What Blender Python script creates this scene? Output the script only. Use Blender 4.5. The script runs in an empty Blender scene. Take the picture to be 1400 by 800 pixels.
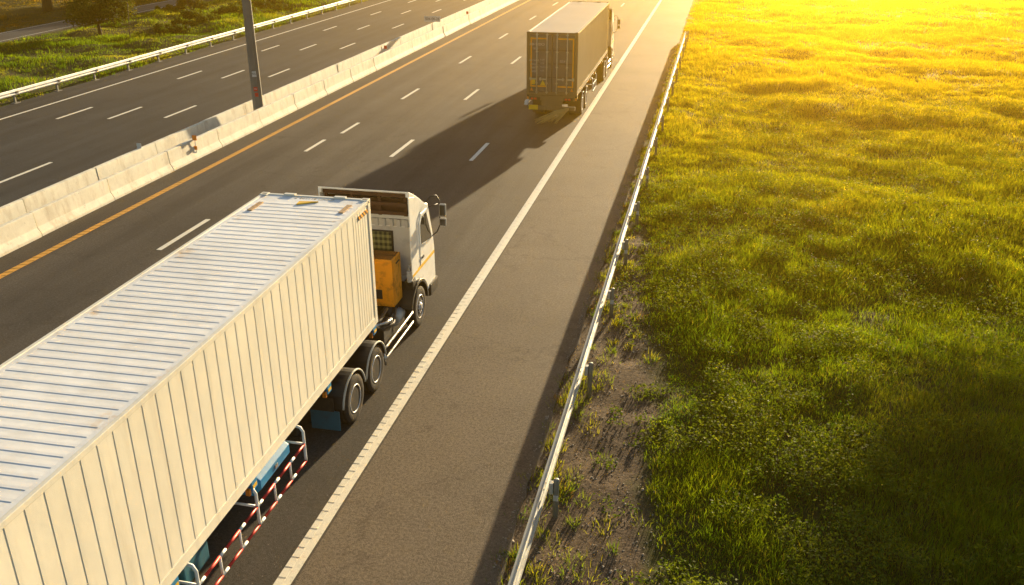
import bpy, bmesh, math, random
import numpy as np
from mathutils import Vector, Matrix

random.seed(7)
rng = np.random.default_rng(11)
R = math.radians
SC = bpy.context.scene
COL = SC.collection

# ------------------------------------------------------------------ camera
F_PX, PITCH, YAW, ROLL, CAM_H = 1244.5, 0.4097, -0.2153, 0.0025, 10.02
cp, sp, cy_, sy_ = math.cos(PITCH), math.sin(PITCH), math.cos(YAW), math.sin(YAW)
fwd = Vector((sy_ * cp, cy_ * cp, -sp)); right = Vector((cy_, -sy_, 0)); down = fwd.cross(right)
cr, sr = math.cos(ROLL), math.sin(ROLL)
r2 = cr * right + sr * down; d2 = -sr * right + cr * down
cam_d = bpy.data.cameras.new('camera'); cam = bpy.data.objects.new('camera', cam_d); COL.objects.link(cam)
M = Matrix((r2, -d2, -fwd)).transposed().to_4x4(); M.translation = Vector((0, 0, CAM_H))
cam.matrix_world = M
cam_d.sensor_width = 36; cam_d.lens = F_PX / 1400 * 36
cam_d.clip_start = .1; cam_d.clip_end = 3000
SC.camera = cam

# ------------------------------------------------------------------ light
SUN_EL, SUN_AZ = R(9.0), R(9.9)          # azimuth measured from +Y towards +X
w = bpy.data.worlds.new('World'); SC.world = w; w.use_nodes = True
nt = w.node_tree; nt.nodes.clear()
sky = nt.nodes.new('ShaderNodeTexSky'); sky.sky_type = 'NISHITA'; sky.sun_disc = False
sky.sun_elevation = SUN_EL; sky.sun_rotation = SUN_AZ
sky.air_density = 1.0; sky.dust_density = .8; sky.ozone_density = 1.0
bg = nt.nodes.new('ShaderNodeBackground'); bg.inputs[1].default_value = .055
wo = nt.nodes.new('ShaderNodeOutputWorld')
nt.links.new(sky.outputs[0], bg.inputs[0]); nt.links.new(bg.outputs[0], wo.inputs[0])
sl = bpy.data.lights.new('sun', 'SUN'); sl.energy = 5.0; sl.angle = R(.8); sl.color = (1, .79, .47)
so = bpy.data.objects.new('sun', sl); COL.objects.link(so)
sd = Vector((math.sin(SUN_AZ) * math.cos(SUN_EL), math.cos(SUN_AZ) * math.cos(SUN_EL), math.sin(SUN_EL)))
so.rotation_euler = sd.to_track_quat('Z', 'Y').to_euler(); so.location = sd * 60
SC.view_settings.view_transform = 'Standard'; SC.view_settings.look = 'None'
SC.view_settings.exposure = 1.8; SC.view_settings.gamma = 1
SC.cycles.max_bounces = 6; SC.cycles.volume_bounces = 0
SC.cycles.transparent_max_bounces = 8; SC.cycles.caustics_reflective = False; SC.cycles.caustics_refractive = False

# ------------------------------------------------------------------ materials
def new_mat(name):
    m = bpy.data.materials.new(name); m.use_nodes = True
    return m, m.node_tree, m.node_tree.nodes['Principled BSDF']

def N(nt, t, **kw):
    n = nt.nodes.new(t)
    for k, v in kw.items():
        if k.startswith('i_'):
            n.inputs[k[2:].replace('_', ' ')].default_value = v
        else:
            setattr(n, k, v)
    return n

def noise(nt, scale, detail=4, rough=.6, stretch=None, src='Object', offset=None):
    tc = N(nt, 'ShaderNodeTexCoord'); mp = N(nt, 'ShaderNodeMapping')
    if stretch: mp.inputs['Scale'].default_value = stretch
    if offset: mp.inputs['Location'].default_value = offset
    n = N(nt, 'ShaderNodeTexNoise'); n.inputs['Scale'].default_value = scale
    n.inputs['Detail'].default_value = detail; n.inputs['Roughness'].default_value = rough
    nt.links.new(tc.outputs[src], mp.inputs['Vector']); nt.links.new(mp.outputs[0], n.inputs['Vector'])
    return n

def ramp(nt, sock, stops):
    r = N(nt, 'ShaderNodeValToRGB'); e = r.color_ramp.elements
    while len(e) > 1: e.remove(e[-1])
    for i, (p, c) in enumerate(stops):
        c = tuple(c) + (1,) if not isinstance(c, (int, float)) else (c, c, c, 1)
        if i == 0: e[0].position = p; e[0].color = c
        else:
            x = e.new(p); x.color = c
    nt.links.new(sock, r.inputs[0]); return r.outputs[0]

def mix(nt, fac, a, b, mode='MIX'):
    m = N(nt, 'ShaderNodeMix', data_type='RGBA', blend_type=mode)
    for s, v in ((m.inputs['Factor'], fac), (m.inputs['A'], a), (m.inputs['B'], b)):
        pass
    ins = [m.inputs[0], m.inputs[6], m.inputs[7]]
    for s, v in zip(ins, (fac, a, b)):
        if hasattr(v, 'is_output'): nt.links.new(v, s)
        elif isinstance(v, (int, float)): s.default_value = v if s.type == 'VALUE' else (v, v, v, 1)
        else: s.default_value = tuple(v) + (1,)
    return m.outputs[2]

def bump(nt, b, height, strength=.3, dist=.02):
    n = N(nt, 'ShaderNodeBump'); n.inputs['Strength'].default_value = strength; n.inputs['Distance'].default_value = dist
    nt.links.new(height, n.inputs['Height']); nt.links.new(n.outputs[0], b.inputs['Normal'])

def paint(name, col, rough=.45, metal=0, dirt=(.12, .09, .06), amount=.35, scale=3, stretch=None, spec=.4, bmp=.0):
    """worn paint / metal: base colour with uneven tone and patches of grime"""
    m, nt, b = new_mat(name)
    n1 = noise(nt, scale, 6, .65, stretch)
    f = ramp(nt, n1.outputs[0], [(.5, 0), (.78, amount)])
    n2 = noise(nt, scale * .35, 3)
    tone = ramp(nt, n2.outputs[0], [(.3, .86), (.7, 1.06)])
    c = mix(nt, 1, col, tone, 'MULTIPLY')
    c = mix(nt, f, c, dirt)
    nt.links.new(c, b.inputs['Base Color'])
    rr = ramp(nt, n1.outputs[0], [(.3, max(rough - .08, .05)), (.75, min(rough + .25, 1))])
    nt.links.new(rr, b.inputs['Roughness'])
    b.inputs['Metallic'].default_value = metal; b.inputs['Specular IOR Level'].default_value = spec
    if bmp: bump(nt, b, noise(nt, 40, 3).outputs[0], bmp, .01)
    return m

def asphalt(name, base, speck, track=True, lane=(0, 1)):
    m, nt, b = new_mat(name)
    fine = noise(nt, 55, 2, .8); fine2 = noise(nt, 17, 5, .75)
    big = noise(nt, .22, 5, .6); streak = noise(nt, 1.1, 4, .6, (1, .03, 1)); st2 = noise(nt, .45, 5, .65, (1, .12, 1), offset=(3, 9, 0))
    c = mix(nt, ramp(nt, fine.outputs[0], [(.36, 0), (.72, 1)]), base, speck)
    c = mix(nt, 1, c, ramp(nt, fine2.outputs[0], [(.28, .48), (.5, .95), (.74, 1.5)]), 'MULTIPLY')
    stn = noise(nt, .9, 7, .75, offset=(11, 4, 2))
    c = mix(nt, 1, c, ramp(nt, stn.outputs[0], [(.56, 1), (.72, .62)]), 'MULTIPLY')
    c = mix(nt, 1, c, ramp(nt, big.outputs[0], [(.3, .82), (.7, 1.16)]), 'MULTIPLY')
    if track:
        c = mix(nt, 1, c, ramp(nt, streak.outputs[0], [(.3, .8), (.7, 1.18)]), 'MULTIPLY')
        c = mix(nt, 1, c, ramp(nt, st2.outputs[0], [(.35, .84), (.65, 1.14)]), 'MULTIPLY')
        # two wheel paths to a lane, polished paler; an oily band between them
        tcl = N(nt, 'ShaderNodeTexCoord'); sxl = N(nt, 'ShaderNodeSeparateXYZ'); nt.links.new(tcl.outputs['Object'], sxl.inputs[0])
        def mm(op, x, y):
            n = N(nt, 'ShaderNodeMath', operation=op)
            for s_, v in zip(n.inputs, (x, y)):
                if hasattr(v, 'is_output'): nt.links.new(v, s_)
                else: s_.default_value = v
            return n.outputs[0]
        wv_ = mm('COSINE', mm('MULTIPLY', mm('ADD', mm('SUBTRACT', sxl.outputs['X'], lane[0]), mm('MULTIPLY', st2.outputs[0], .5)), 4 * math.pi / lane[1]), 0)
        oil = mm('COSINE', mm('MULTIPLY', mm('SUBTRACT', sxl.outputs['X'], lane[0]), 2 * math.pi / lane[1]), 0)
        c = mix(nt, 1, c, ramp(nt, mm('ADD', mm('MULTIPLY', wv_, -.5), .5), [(0, .93), (1, 1.10)]), 'MULTIPLY')
        blot = ramp(nt, noise(nt, .7, 6, .7, (1, .10, 1), offset=(1, 2, 3)).outputs[0], [(.42, 0), (.62, 1)])
        c = mix(nt, mm('MULTIPLY', mm('MULTIPLY', ramp(nt, mm('MULTIPLY', oil, -1), [(.55, 0), (1, 1)]), blot), .45), c, (.022, .020, .018))
    # pale grit scattered on the surface
    vo = N(nt, 'ShaderNodeTexVoronoi'); vo.inputs['Scale'].default_value = 7
    tc = N(nt, 'ShaderNodeTexCoord'); nt.links.new(tc.outputs['Object'], vo.inputs['Vector'])
    g = ramp(nt, vo.outputs['Distance'], [(.03, .8), (.075, 0)])
    c = mix(nt, g, c, (.32, .27, .21))
    # hairline cracks
    v2 = N(nt, 'ShaderNodeTexVoronoi', feature='DISTANCE_TO_EDGE'); v2.inputs['Scale'].default_value = .18
    wn = noise(nt, .8, 5, .7)
    ad = N(nt, 'ShaderNodeVectorMath', operation='ADD'); sc = N(nt, 'ShaderNodeVectorMath', operation='SCALE'); sc.inputs['Scale'].default_value = 1.6
    nt.links.new(wn.outputs['Color'], sc.inputs[0]); nt.links.new(tc.outputs['Object'], ad.inputs[0]); nt.links.new(sc.outputs[0], ad.inputs[1])
    nt.links.new(ad.outputs[0], v2.inputs['Vector'])
    ck = ramp(nt, v2.outputs['Distance'], [(.002, .35), (.006, 0)])
    c = mix(nt, ck, c, (.02, .018, .016))
    nt.links.new(c, b.inputs['Base Color'])
    b.inputs['Roughness'].default_value = .8; b.inputs['Specular IOR Level'].default_value = .13
    bump(nt, b, fine.outputs[0], .55, .012)
    return m

MAT = {}
MAT['asphalt'] = asphalt('asphalt', (.052, .045, .037), (.112, .096, .077), lane=(-6.04, 3.44))
MAT['asphalt_old'] = asphalt('asphalt_old', (.029, .029, .029), (.062, .060, .057), lane=(-26.46, 2.56))
MAT['asphalt_patch'] = asphalt('asphalt_patch', (.038, .036, .034), (.066, .062, .056), False)
MAT['asphalt_shoulder'] = asphalt('asphalt_shoulder', (.090, .071, .051), (.22, .172, .12), False)
MAT['side_asphalt'] = asphalt('side_asphalt', (.06, .06, .062), (.1, .1, .1))

def line_paint(name, col, worn):
    m, nt, b = new_mat(name)
    n = noise(nt, 6, 6, .75); n2 = noise(nt, 60, 2)
    f = ramp(nt, n.outputs[0], [(.52, 0), (.72, worn)])
    c = mix(nt, f, col, (.10, .09, .075)); c = mix(nt, 1, c, ramp(nt, n2.outputs[0], [(.3, .85), (.7, 1.05)]), 'MULTIPLY')
    nt.links.new(c, b.inputs['Base Color']); b.inputs['Roughness'].default_value = .7
    bump(nt, b, n2.outputs[0], .3, .005); return m
MAT['white_line'] = line_paint('white_line', (.80, .74, .60), .45)
MAT['yellow_line'] = line_paint('yellow_line', (.70, .34, .035), .55)

def concrete(name, col, stain, stain_amt=.6):
    m, nt, b = new_mat(name)
    oi = N(nt, 'ShaderNodeObjectInfo')
    tc = N(nt, 'ShaderNodeTexCoord')
    ad = N(nt, 'ShaderNodeVectorMath', operation='ADD'); sc = N(nt, 'ShaderNodeVectorMath', operation='SCALE'); sc.inputs['Scale'].default_value = 37
    cx = N(nt, 'ShaderNodeCombineXYZ')
    for k in (0, 1, 2): nt.links.new(oi.outputs['Random'], cx.inputs[k])
    nt.links.new(cx.outputs[0], sc.inputs[0]); nt.links.new(tc.outputs['Object'], ad.inputs[0]); nt.links.new(sc.outputs[0], ad.inputs[1])
    def nz(scale, stretch=(1, 1, 1), det=5, rough=.65):
        mp = N(nt, 'ShaderNodeMapping'); mp.inputs['Scale'].default_value = stretch
        n = N(nt, 'ShaderNodeTexNoise'); n.inputs['Scale'].default_value = scale; n.inputs['Detail'].default_value = det; n.inputs['Roughness'].default_value = rough
        nt.links.new(ad.outputs[0], mp.inputs[0]); nt.links.new(mp.outputs[0], n.inputs['Vector']); return n.outputs[0]
    c = mix(nt, 1, col, ramp(nt, nz(2.2), [(.3, .84), (.7, 1.05)]), 'MULTIPLY')
    c = mix(nt, ramp(nt, nz(1.7, (1, 1, .25), 8, .78), [(.50, 0), (.72, stain_amt)]), c, stain)      # runs
    c = mix(nt, ramp(nt, nz(8, (1, 1, .8), 6, .8), [(.62, 0), (.69, .7)]), c, (.16, .12, .07))     # chips, lichen
    nt.links.new(c, b.inputs['Base Color']); b.inputs['Roughness'].default_value = .85
    bump(nt, b, nz(18), .35, .015); return m
MAT['concrete'] = concrete('concrete', (.80, .75, .62), (.42, .31, .18), .65)
MAT['pole_concrete'] = concrete('pole_concrete', (.20, .19, .165), (.13, .12, .10), .5)
MAT['footing'] = concrete('footing', (.20, .18, .15), (.2, .17, .13))
MAT['grey_steel'] = paint('grey_steel', (.33, .35, .37), .5, .2, (.07, .05, .04), .7, 2.5, (1, 1, .3))
MAT['galv'] = paint('galv', (.44, .44, .41), .6, .1, (.22, .18, .13), .35, 3)
MAT['galv_white'] = paint('galv_white', (.74, .74, .72), .5, .15, (.25, .2, .15), .3, 3)
MAT['post_steel'] = paint('post_steel', (.22, .23, .20), .55, .3, (.2, .12, .06), .5, 5)
MAT['cream'] = None
def container_paint(name, col, rust, rust_amt, streak):
    m, nt, b = new_mat(name)
    n = noise(nt, 1.1, 8, .72); s = noise(nt, 2.2, 6, .7, (1, 1, .12)); d = noise(nt, .5, 3); sp_ = noise(nt, 9, 5, .8)
    c = mix(nt, 1, col, ramp(nt, d.outputs[0], [(.3, .9), (.7, 1.03)]), 'MULTIPLY')
    c = mix(nt, ramp(nt, s.outputs[0], [(.52, 0), (.8, streak)]), c, (.32, .26, .18))
    c = mix(nt, ramp(nt, n.outputs[0], [(.66, 0), (.74, rust_amt)]), c, rust)
    c = mix(nt, ramp(nt, sp_.outputs[0], [(.71, 0), (.75, rust_amt)]), c, (.2, .1, .05))
    nt.links.new(c, b.inputs['Base Color']); b.inputs['Roughness'].default_value = .42; b.inputs['Specular IOR Level'].default_value = .35
    bump(nt, b, noise(nt, 2.2, 3).outputs[0], .22, .03)
    return m
MAT['cream'] = container_paint('cream', (.77, .73, .62), (.45, .25, .08), .55, .42)
MAT['roof_white'] = container_paint('roof_white', (.82, .82, .82), (.50, .30, .12), .30, .30)
m = MAT['roof_white']; nt = m.node_tree; b = nt.nodes['Principled BSDF']; old = b.inputs['Base Color'].links[0].from_socket
tc = N(nt, 'ShaderNodeTexCoord'); sx = N(nt, 'ShaderNodeSeparateXYZ'); nt.links.new(tc.outputs['Object'], sx.inputs[0])
def mth_(op, x, y):
    n = N(nt, 'ShaderNodeMath', operation=op)
    for s, v in zip(n.inputs, (x, y)):
        if hasattr(v, 'is_output'): nt.links.new(v, s)
        else: s.default_value = v
    return n.outputs[0]
ex = ramp(nt, mth_('ABSOLUTE', sx.outputs['X'], 0), [(.80, 0), (1.0, 1)])
f_ = mth_('MULTIPLY', ex, ramp(nt, noise(nt, 1.3, 6, .7, offset=(2, 5, 1)).outputs[0], [(.55, 0), (.68, .85)]))
c_ = mix(nt, f_, old, (.62, .38, .13))
f2 = ramp(nt, noise(nt, .55, 6, .7, (1, 1, 1), offset=(7, 1, 0)).outputs[0], [(.45, 0), (.7, .35)])
nt.links.new(mix(nt, f2, c_, (.50, .45, .38)), b.inputs['Base Color'])
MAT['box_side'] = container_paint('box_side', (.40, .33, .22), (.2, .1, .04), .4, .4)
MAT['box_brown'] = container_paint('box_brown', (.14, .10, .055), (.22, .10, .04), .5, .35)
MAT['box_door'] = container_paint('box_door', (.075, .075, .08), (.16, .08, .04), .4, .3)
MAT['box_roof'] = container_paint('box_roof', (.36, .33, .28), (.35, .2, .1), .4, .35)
MAT['white_paint'] = paint('white_paint', (.85, .84, .80), .32, 0, (.3, .25, .18), .3, 2.5)
MAT['grimy_white'] = paint('grimy_white', (.50, .48, .44), .5, 0, (.14, .11, .08), .5, 2)
MAT['black_paint'] = paint('black_paint', (.018, .017, .016), .45, 0, (.08, .06, .045), .5, 4)
MAT['chassis'] = paint('chassis', (.022, .021, .020), .6, .1, (.09, .07, .05), .6, 5)
MAT['rubber'] = paint('rubber', (.022, .021, .020), .8, 0, (.16, .11, .065), .75, 4, None, .2)
MAT['rim'] = paint('rim', (.58, .58, .60), .38, .35, (.13, .09, .06), .6, 7)
MAT['chrome'] = paint('chrome', (.5, .48, .45), .25, .85, (.15, .11, .07), .4, 6)
MAT['blue'] = paint('blue', (.010, .20, .44), .38, 0, (.06, .05, .04), .4, 4)
MAT['teal'] = paint('teal', (.012, .10, .15), .6, 0, (.05, .045, .04), .5, 5)
MAT['orange_box'] = paint('orange_box', (.80, .31, .012), .5, 0, (.09, .04, .018), 1.0, 4.2)
MAT['grille'] = paint('grille', (.16, .075, .02), .7, 0, (.03, .02, .015), .7, 14)
MAT['rust_frame'] = paint('rust_frame', (.075, .036, .018), .8, 0, (.05, .03, .02), .7, 6)
MAT['yellow'] = paint('yellow', (.80, .47, .02), .5, 0, (.2, .1, .04), .4, 6)
MAT['orange'] = paint('orange', (.80, .25, .02), .5, 0, (.3, .1, .03), .4, 6)
MAT['orange_tape'] = paint('orange_tape', (.85, .34, .02), .35, 0, (.3, .14, .03), .35, 6)
MAT['red'] = paint('red', (.62, .03, .02), .4, 0, (.2, .05, .03), .4, 6)
MAT['pale_sticker'] = paint('pale_sticker', (.6, .6, .57), .5, 0, (.3, .28, .24), .4, 9)
MAT['rust_sticker'] = paint('rust_sticker', (.42, .27, .14), .6, 0, (.12, .07, .04), .8, 16)
MAT['plastic'] = paint('plastic', (.6, .6, .58), .4, 0, (.2, .17, .14), .3, 6)
MAT['dark_text'] = paint('dark_text', (.05, .05, .05), .5, 0, (.1, .1, .1), .3, 6)
MAT['white_text'] = paint('white_text', (.55, .53, .5), .5, 0, (.2, .2, .2), .3, 6)
MAT['bar'] = paint('bar', (.55, .48, .34), .5, .1, (.12, .08, .05), .5, 6)
MAT['straw'] = paint('straw', (.52, .34, .12), .8, 0, (.2, .12, .05), .4, 9)
MAT['bark'] = paint('bark', (.075, .052, .035), .9, 0, (.03, .022, .016), .7, 6, (1, 1, .3), .2, .6)
MAT['stone'] = paint('stone', (.34, .29, .23), .85, 0, (.18, .14, .1), .5, 9)
m, nt, b = new_mat('glass'); b.inputs['Base Color'].default_value = (.03, .032, .028, 1); b.inputs['Roughness'].default_value = .06; b.inputs['Specular IOR Level'].default_value = .7
MAT['glass'] = m
m, nt, b = new_mat('mirror'); b.inputs['Base Color'].default_value = (.7, .7, .7, 1); b.inputs['Metallic'].default_value = 1; b.inputs['Roughness'].default_value = .05
MAT['mirror'] = m
# plaid cloth behind the rear window
m, nt, b = new_mat('plaid')
tc = N(nt, 'ShaderNodeTexCoord')
def band(axis, scale):
    wv = N(nt, 'ShaderNodeTexWave', wave_type='BANDS', bands_direction=axis); wv.inputs['Scale'].default_value = scale
    nt.links.new(tc.outputs['Object'], wv.inputs[0]); return ramp(nt, wv.outputs[1], [(.42, 0), (.55, 1)])
c1 = mix(nt, band('X', 2.6), (.24, .23, .07), (.02, .024, .014)); c2 = mix(nt, band('Z', 2.2), (.30, .29, .11), (.022, .026, .014))
nt.links.new(mix(nt, .5, c1, c2), b.inputs['Base Color']); b.inputs['Roughness'].default_value = .5
MAT['plaid'] = m
# black and yellow hazard tape
m, nt, b = new_mat('hazard')
tc = N(nt, 'ShaderNodeTexCoord'); wv = N(nt, 'ShaderNodeTexWave', wave_type='BANDS', bands_direction='DIAGONAL'); wv.inputs['Scale'].default_value = 4.2
nt.links.new(tc.outputs['Object'], wv.inputs[0])
nt.links.new(ramp(nt, wv.outputs[1], [(.45, (.75, .33, .02)), (.55, (.05, .03, .02))]), b.inputs['Base Color'])
MAT['hazard'] = m

def leaf_mat(name, trans=.5):
    m, nt, b = new_mat(name)
    at = N(nt, 'ShaderNodeAttribute', attribute_name='col')
    nt.links.new(at.outputs['Color'], b.inputs['Base Color']); b.inputs['Roughness'].default_value = .7; b.inputs['Specular IOR Level'].default_value = .08
    tr = N(nt, 'ShaderNodeBsdfTranslucent'); mx = N(nt, 'ShaderNodeMixShader'); mx.inputs[0].default_value = trans
    hs = mix(nt, 1, at.outputs['Color'], (1.6, 1.5, .55), 'MULTIPLY')
    nt.links.new(hs, tr.inputs[0])
    out = nt.nodes['Material Output']
    nt.links.new(b.outputs[0], mx.inputs[1]); nt.links.new(tr.outputs[0], mx.inputs[2]); nt.links.new(mx.outputs[0], out.inputs[0])
    return m
MAT['blade'] = leaf_mat('blade', .55)
MAT['leaf'] = leaf_mat('leaf', .35)

# ground: soil, dry litter and low turf; bare gravel along the guardrail
m, nt, b = new_mat('ground')
a = noise(nt, .35, 6, .65); f = noise(nt, 9, 6, .75); g = noise(nt, 40, 3, .7)
turf = mix(nt, ramp(nt, f.outputs[0], [(.35, 0), (.65, 1)]), (.030, .034, .008), (.075, .072, .018))
soil = mix(nt, ramp(nt, g.outputs[0], [(.35, 0), (.7, 1)]), (.070, .046, .028), (.22, .16, .105))
soil = mix(nt, ramp(nt, f.outputs[0], [(.45, 0), (.62, .85)]), soil, (.045, .030, .018))
cc = mix(nt, ramp(nt, a.outputs[0], [(.56, 0), (.66, .8)]), turf, soil)
tc = N(nt, 'ShaderNodeTexCoord'); sx = N(nt, 'ShaderNodeSeparateXYZ'); nt.links.new(tc.outputs['Object'], sx.inputs[0])
def mth(op, x, y, cl=False):
    n = N(nt, 'ShaderNodeMath', operation=op, use_clamp=cl)
    for s, v in zip(n.inputs, (x, y)):
        if hasattr(v, 'is_output'): nt.links.new(v, s)
        else: s.default_value = v
    return n.outputs[0]
wob = mth('MULTIPLY', mth('SUBTRACT', noise(nt, .55, 5, .7).outputs[0], .5), 1.8)
right_edge = mth('SUBTRACT', mth('ADD', .6, wob), mth('MULTIPLY', mth('MAXIMUM', mth('SUBTRACT', sx.outputs['Y'], 17.0), 0.0), .12))   # verge narrows with distance
in_r = mth('MULTIPLY', mth('SUBTRACT', mth('ADD', right_edge, -1.0), sx.outputs['X']), 2.5, True)
in_l = mth('MULTIPLY', mth('ADD', sx.outputs['X'], 4.0), 4, True)
msk = mth('MULTIPLY', in_r, in_l)
c = mix(nt, msk, cc, soil)
nt.links.new(c, b.inputs['Base Color']); b.inputs['Roughness'].default_value = .95; b.inputs['Specular IOR Level'].default_value = .1
bump(nt, b, f.outputs[0], .6, .05)
MAT['ground'] = m

# ------------------------------------------------------------------ mesh builder
class MB:
    def __init__(self): self.bm = bmesh.new()
    def _mi(self, faces, mi, smooth=False):
        for f in faces: f.material_index = mi; f.smooth = smooth
    def box(self, x0, x1, y0, y1, z0, z1, mi=0, bev=0, mat=None):
        r = bmesh.ops.create_cube(self.bm, size=1)
        T = Matrix.Translation(((x0 + x1) / 2, (y0 + y1) / 2, (z0 + z1) / 2)) @ Matrix.Diagonal((abs(x1 - x0), abs(y1 - y0), abs(z1 - z0), 1))
        bmesh.ops.transform(self.bm, matrix=T, verts=r['verts'])
        fs = set(f for v in r['verts'] for f in v.link_faces)
        self._mi(fs, mi)
        vs = r['verts']
        if bev:
            es = set(e for v in vs for e in v.link_edges)
            q = bmesh.ops.bevel(self.bm, geom=list(es), offset=bev, segments=2, affect='EDGES', profile=.6)
            vs = list(set(v for f in q['faces'] for v in f.verts))
            self._mi(q['faces'], mi)
        if mat is not None: bmesh.ops.transform(self.bm, matrix=mat, verts=vs)
        return self
    def prism(self, poly, axis, a0, a1, mi=0, bev=0, smooth=False):
        """poly = outline in the two other axes (order x,y,z), extruded along axis"""
        def P(p, a):
            if axis == 'x': return (a, p[0], p[1])
            if axis == 'y': return (p[0], a, p[1])
            return (p[0], p[1], a)
        A = [self.bm.verts.new(P(p, a0)) for p in poly]; B = [self.bm.verts.new(P(p, a1)) for p in poly]
        fs = [self.bm.faces.new(A), self.bm.faces.new(B)]
        n = len(poly)
        for i in range(n): fs.append(self.bm.faces.new((A[i], A[(i + 1) % n], B[(i + 1) % n], B[i])))
        self._mi(fs, mi, smooth); fs[0].smooth = fs[1].smooth = False
        bmesh.ops.recalc_face_normals(self.bm, faces=fs)
        if bev:
            es = set(e for f in fs for e in f.edges)
            q = bmesh.ops.bevel(self.bm, geom=list(es), offset=bev, segments=3, affect='EDGES', profile=.6); self._mi(q['faces'], mi)
        return self
    def strip(self, prof, axis, a0, a1, mi=0, thick=None):
        """open profile extruded along axis (a sheet)"""
        def P(p, a):
            if axis == 'x': return (a, p[0], p[1])
            if axis == 'y': return (p[0], a, p[1])
            return (p[0], p[1], a)
        A = [self.bm.verts.new(P(p, a0)) for p in prof]; B = [self.bm.verts.new(P(p, a1)) for p in prof]
        fs = [self.bm.faces.new((A[i], A[i + 1], B[i + 1], B[i])) for i in range(len(prof) - 1)]
        self._mi(fs, mi); return self
    def tube(self, pts, r, seg=10, mi=0, cap=True):
        pts = [Vector(p) for p in pts]; rs = r if isinstance(r, (list, tuple)) else [r] * len(pts)
        rings = []; up = None
        for i, p in enumerate(pts):
            t = (pts[min(i + 1, len(pts) - 1)] - pts[max(i - 1, 0)]).normalized()
            if up is None:
                up = t.orthogonal().normalized()
            else:
                up = (up - t * up.dot(t)).normalized()
            s = t.cross(up)
            rings.append([self.bm.verts.new(p + (up * math.cos(2 * math.pi * k / seg) + s * math.sin(2 * math.pi * k / seg)) * rs[i]) for k in range(seg)])
        for i in range(len(rings) - 1):
            for k in range(seg):
                f = self.bm.faces.new((rings[i][k], rings[i][(k + 1) % seg], rings[i + 1][(k + 1) % seg], rings[i + 1][k])); f.material_index = mi; f.smooth = True
        if cap:
            for ring in (rings[0][::-1], rings[-1]):
                f = self.bm.faces.new(ring); f.material_index = mi
        return self
    def lathe_x(self, prof, c, seg=32, mi=0):
        """prof = (x, radius) pairs turned about an axis along x through c"""
        rings = []
        for (x, r) in prof:
            rings.append([self.bm.verts.new((c[0] + x, c[1] + r * math.cos(2 * math.pi * k / seg), c[2] + r * math.sin(2 * math.pi * k / seg))) for k in range(seg)])
        fs = []
        for i in range(len(rings) - 1):
            for k in range(seg):
                f = self.bm.faces.new((rings[i][k], rings[i][(k + 1) % seg], rings[i + 1][(k + 1) % seg], rings[i + 1][k])); f.material_index = mi; f.smooth = True; fs.append(f)
        for ring in (rings[0], rings[-1]):
            f = self.bm.faces.new(ring); f.material_index = mi; fs.append(f)
        bmesh.ops.recalc_face_normals(self.bm, faces=fs)
        return self
    def ball(self, c, r, sub=2, mi=0, scale=(1, 1, 1)):
        q = bmesh.ops.create_icosphere(self.bm, subdivisions=sub, radius=r)
        bmesh.ops.transform(self.bm, matrix=Matrix.Translation(c) @ Matrix.Diagonal((*scale, 1)), verts=q['verts'])
        for f in set(f for v in q['verts'] for f in v.link_faces): f.material_index = mi; f.smooth = True
        return self
    def build(self, name, mats, parent=None, loc=(0, 0, 0), rz=0):
        me = bpy.data.meshes.new(name); self.bm.to_mesh(me); self.bm.free()
        for m in (mats if isinstance(mats, (list, tuple)) else [mats]): me.materials.append(MAT[m])
        o = bpy.data.objects.new(name, me); COL.objects.link(o)
        o.parent = parent; o.location = loc; o.rotation_euler = (0, 0, rz)
        return o

def tag(o, label=None, cat=None, group=None, kind=None):
    if label: o['label'] = label
    if cat: o['category'] = cat
    if group: o['group'] = group
    if kind: o['kind'] = kind
    return o
def empty(name, loc, rz=0):
    o = bpy.data.objects.new(name, None); COL.objects.link(o); o.location = loc; o.rotation_euler = (0, 0, rz)
    o.empty_display_size = .3; return o
def dup(o, parent=None):
    c = o.copy(); COL.objects.link(c); c.parent = parent
    for ch in list(o.children): dup(ch, c)
    return c

def text(name, s, size, mat, parent, M4, mirror=False, ext=.002):
    cu = bpy.data.curves.new(name, 'FONT'); cu.body = s; cu.size = size; cu.extrude = ext; cu.align_x = 'CENTER'; cu.align_y = 'CENTER'
    t = bpy.data.objects.new(name, cu); COL.objects.link(t)
    bpy.context.view_layer.update()
    me = bpy.data.meshes.new_from_object(t.evaluated_get(bpy.context.evaluated_depsgraph_get()))
    bpy.data.objects.remove(t); bpy.data.curves.remove(cu)
    if mirror: me.transform(Matrix.Diagonal((-1, 1, 1, 1)))
    me.transform(M4); me.materials.clear(); me.materials.append(MAT[mat])
    o = bpy.data.objects.new(name, me); COL.objects.link(o); o.parent = parent; return o

# ------------------------------------------------------------------ numpy noise, fields of blades and leaves
def vnoise(x, y, seed):
    xi = np.floor(x).astype(np.int64); yi = np.floor(y).astype(np.int64); fx = x - xi; fy = y - yi
    fx = fx * fx * (3 - 2 * fx); fy = fy * fy * (3 - 2 * fy)
    def h(a, b):
        n = (a * 374761393 + b * 668265263 + seed * 144269504) & 0x7fffffff
        n = ((n ^ (n >> 13)) * 1274126177) & 0x7fffffff
        return ((n ^ (n >> 16)) & 0xffff) / 65535.
    return (h(xi, yi) * (1 - fx) + h(xi + 1, yi) * fx) * (1 - fy) + (h(xi, yi + 1) * (1 - fx) + h(xi + 1, yi + 1) * fx) * fy
def fbm(x, y, s, seed=1, o=4):
    v = 0; a = .5; t = 0
    for i in range(o): v = v + a * vnoise(x * s, y * s, seed + i * 17); t += a; a *= .5; s *= 2.03
    return v / t
def ss(a, b, x): t = np.clip((x - a) / (b - a), 0, 1); return t * t * (3 - 2 * t)
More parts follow.
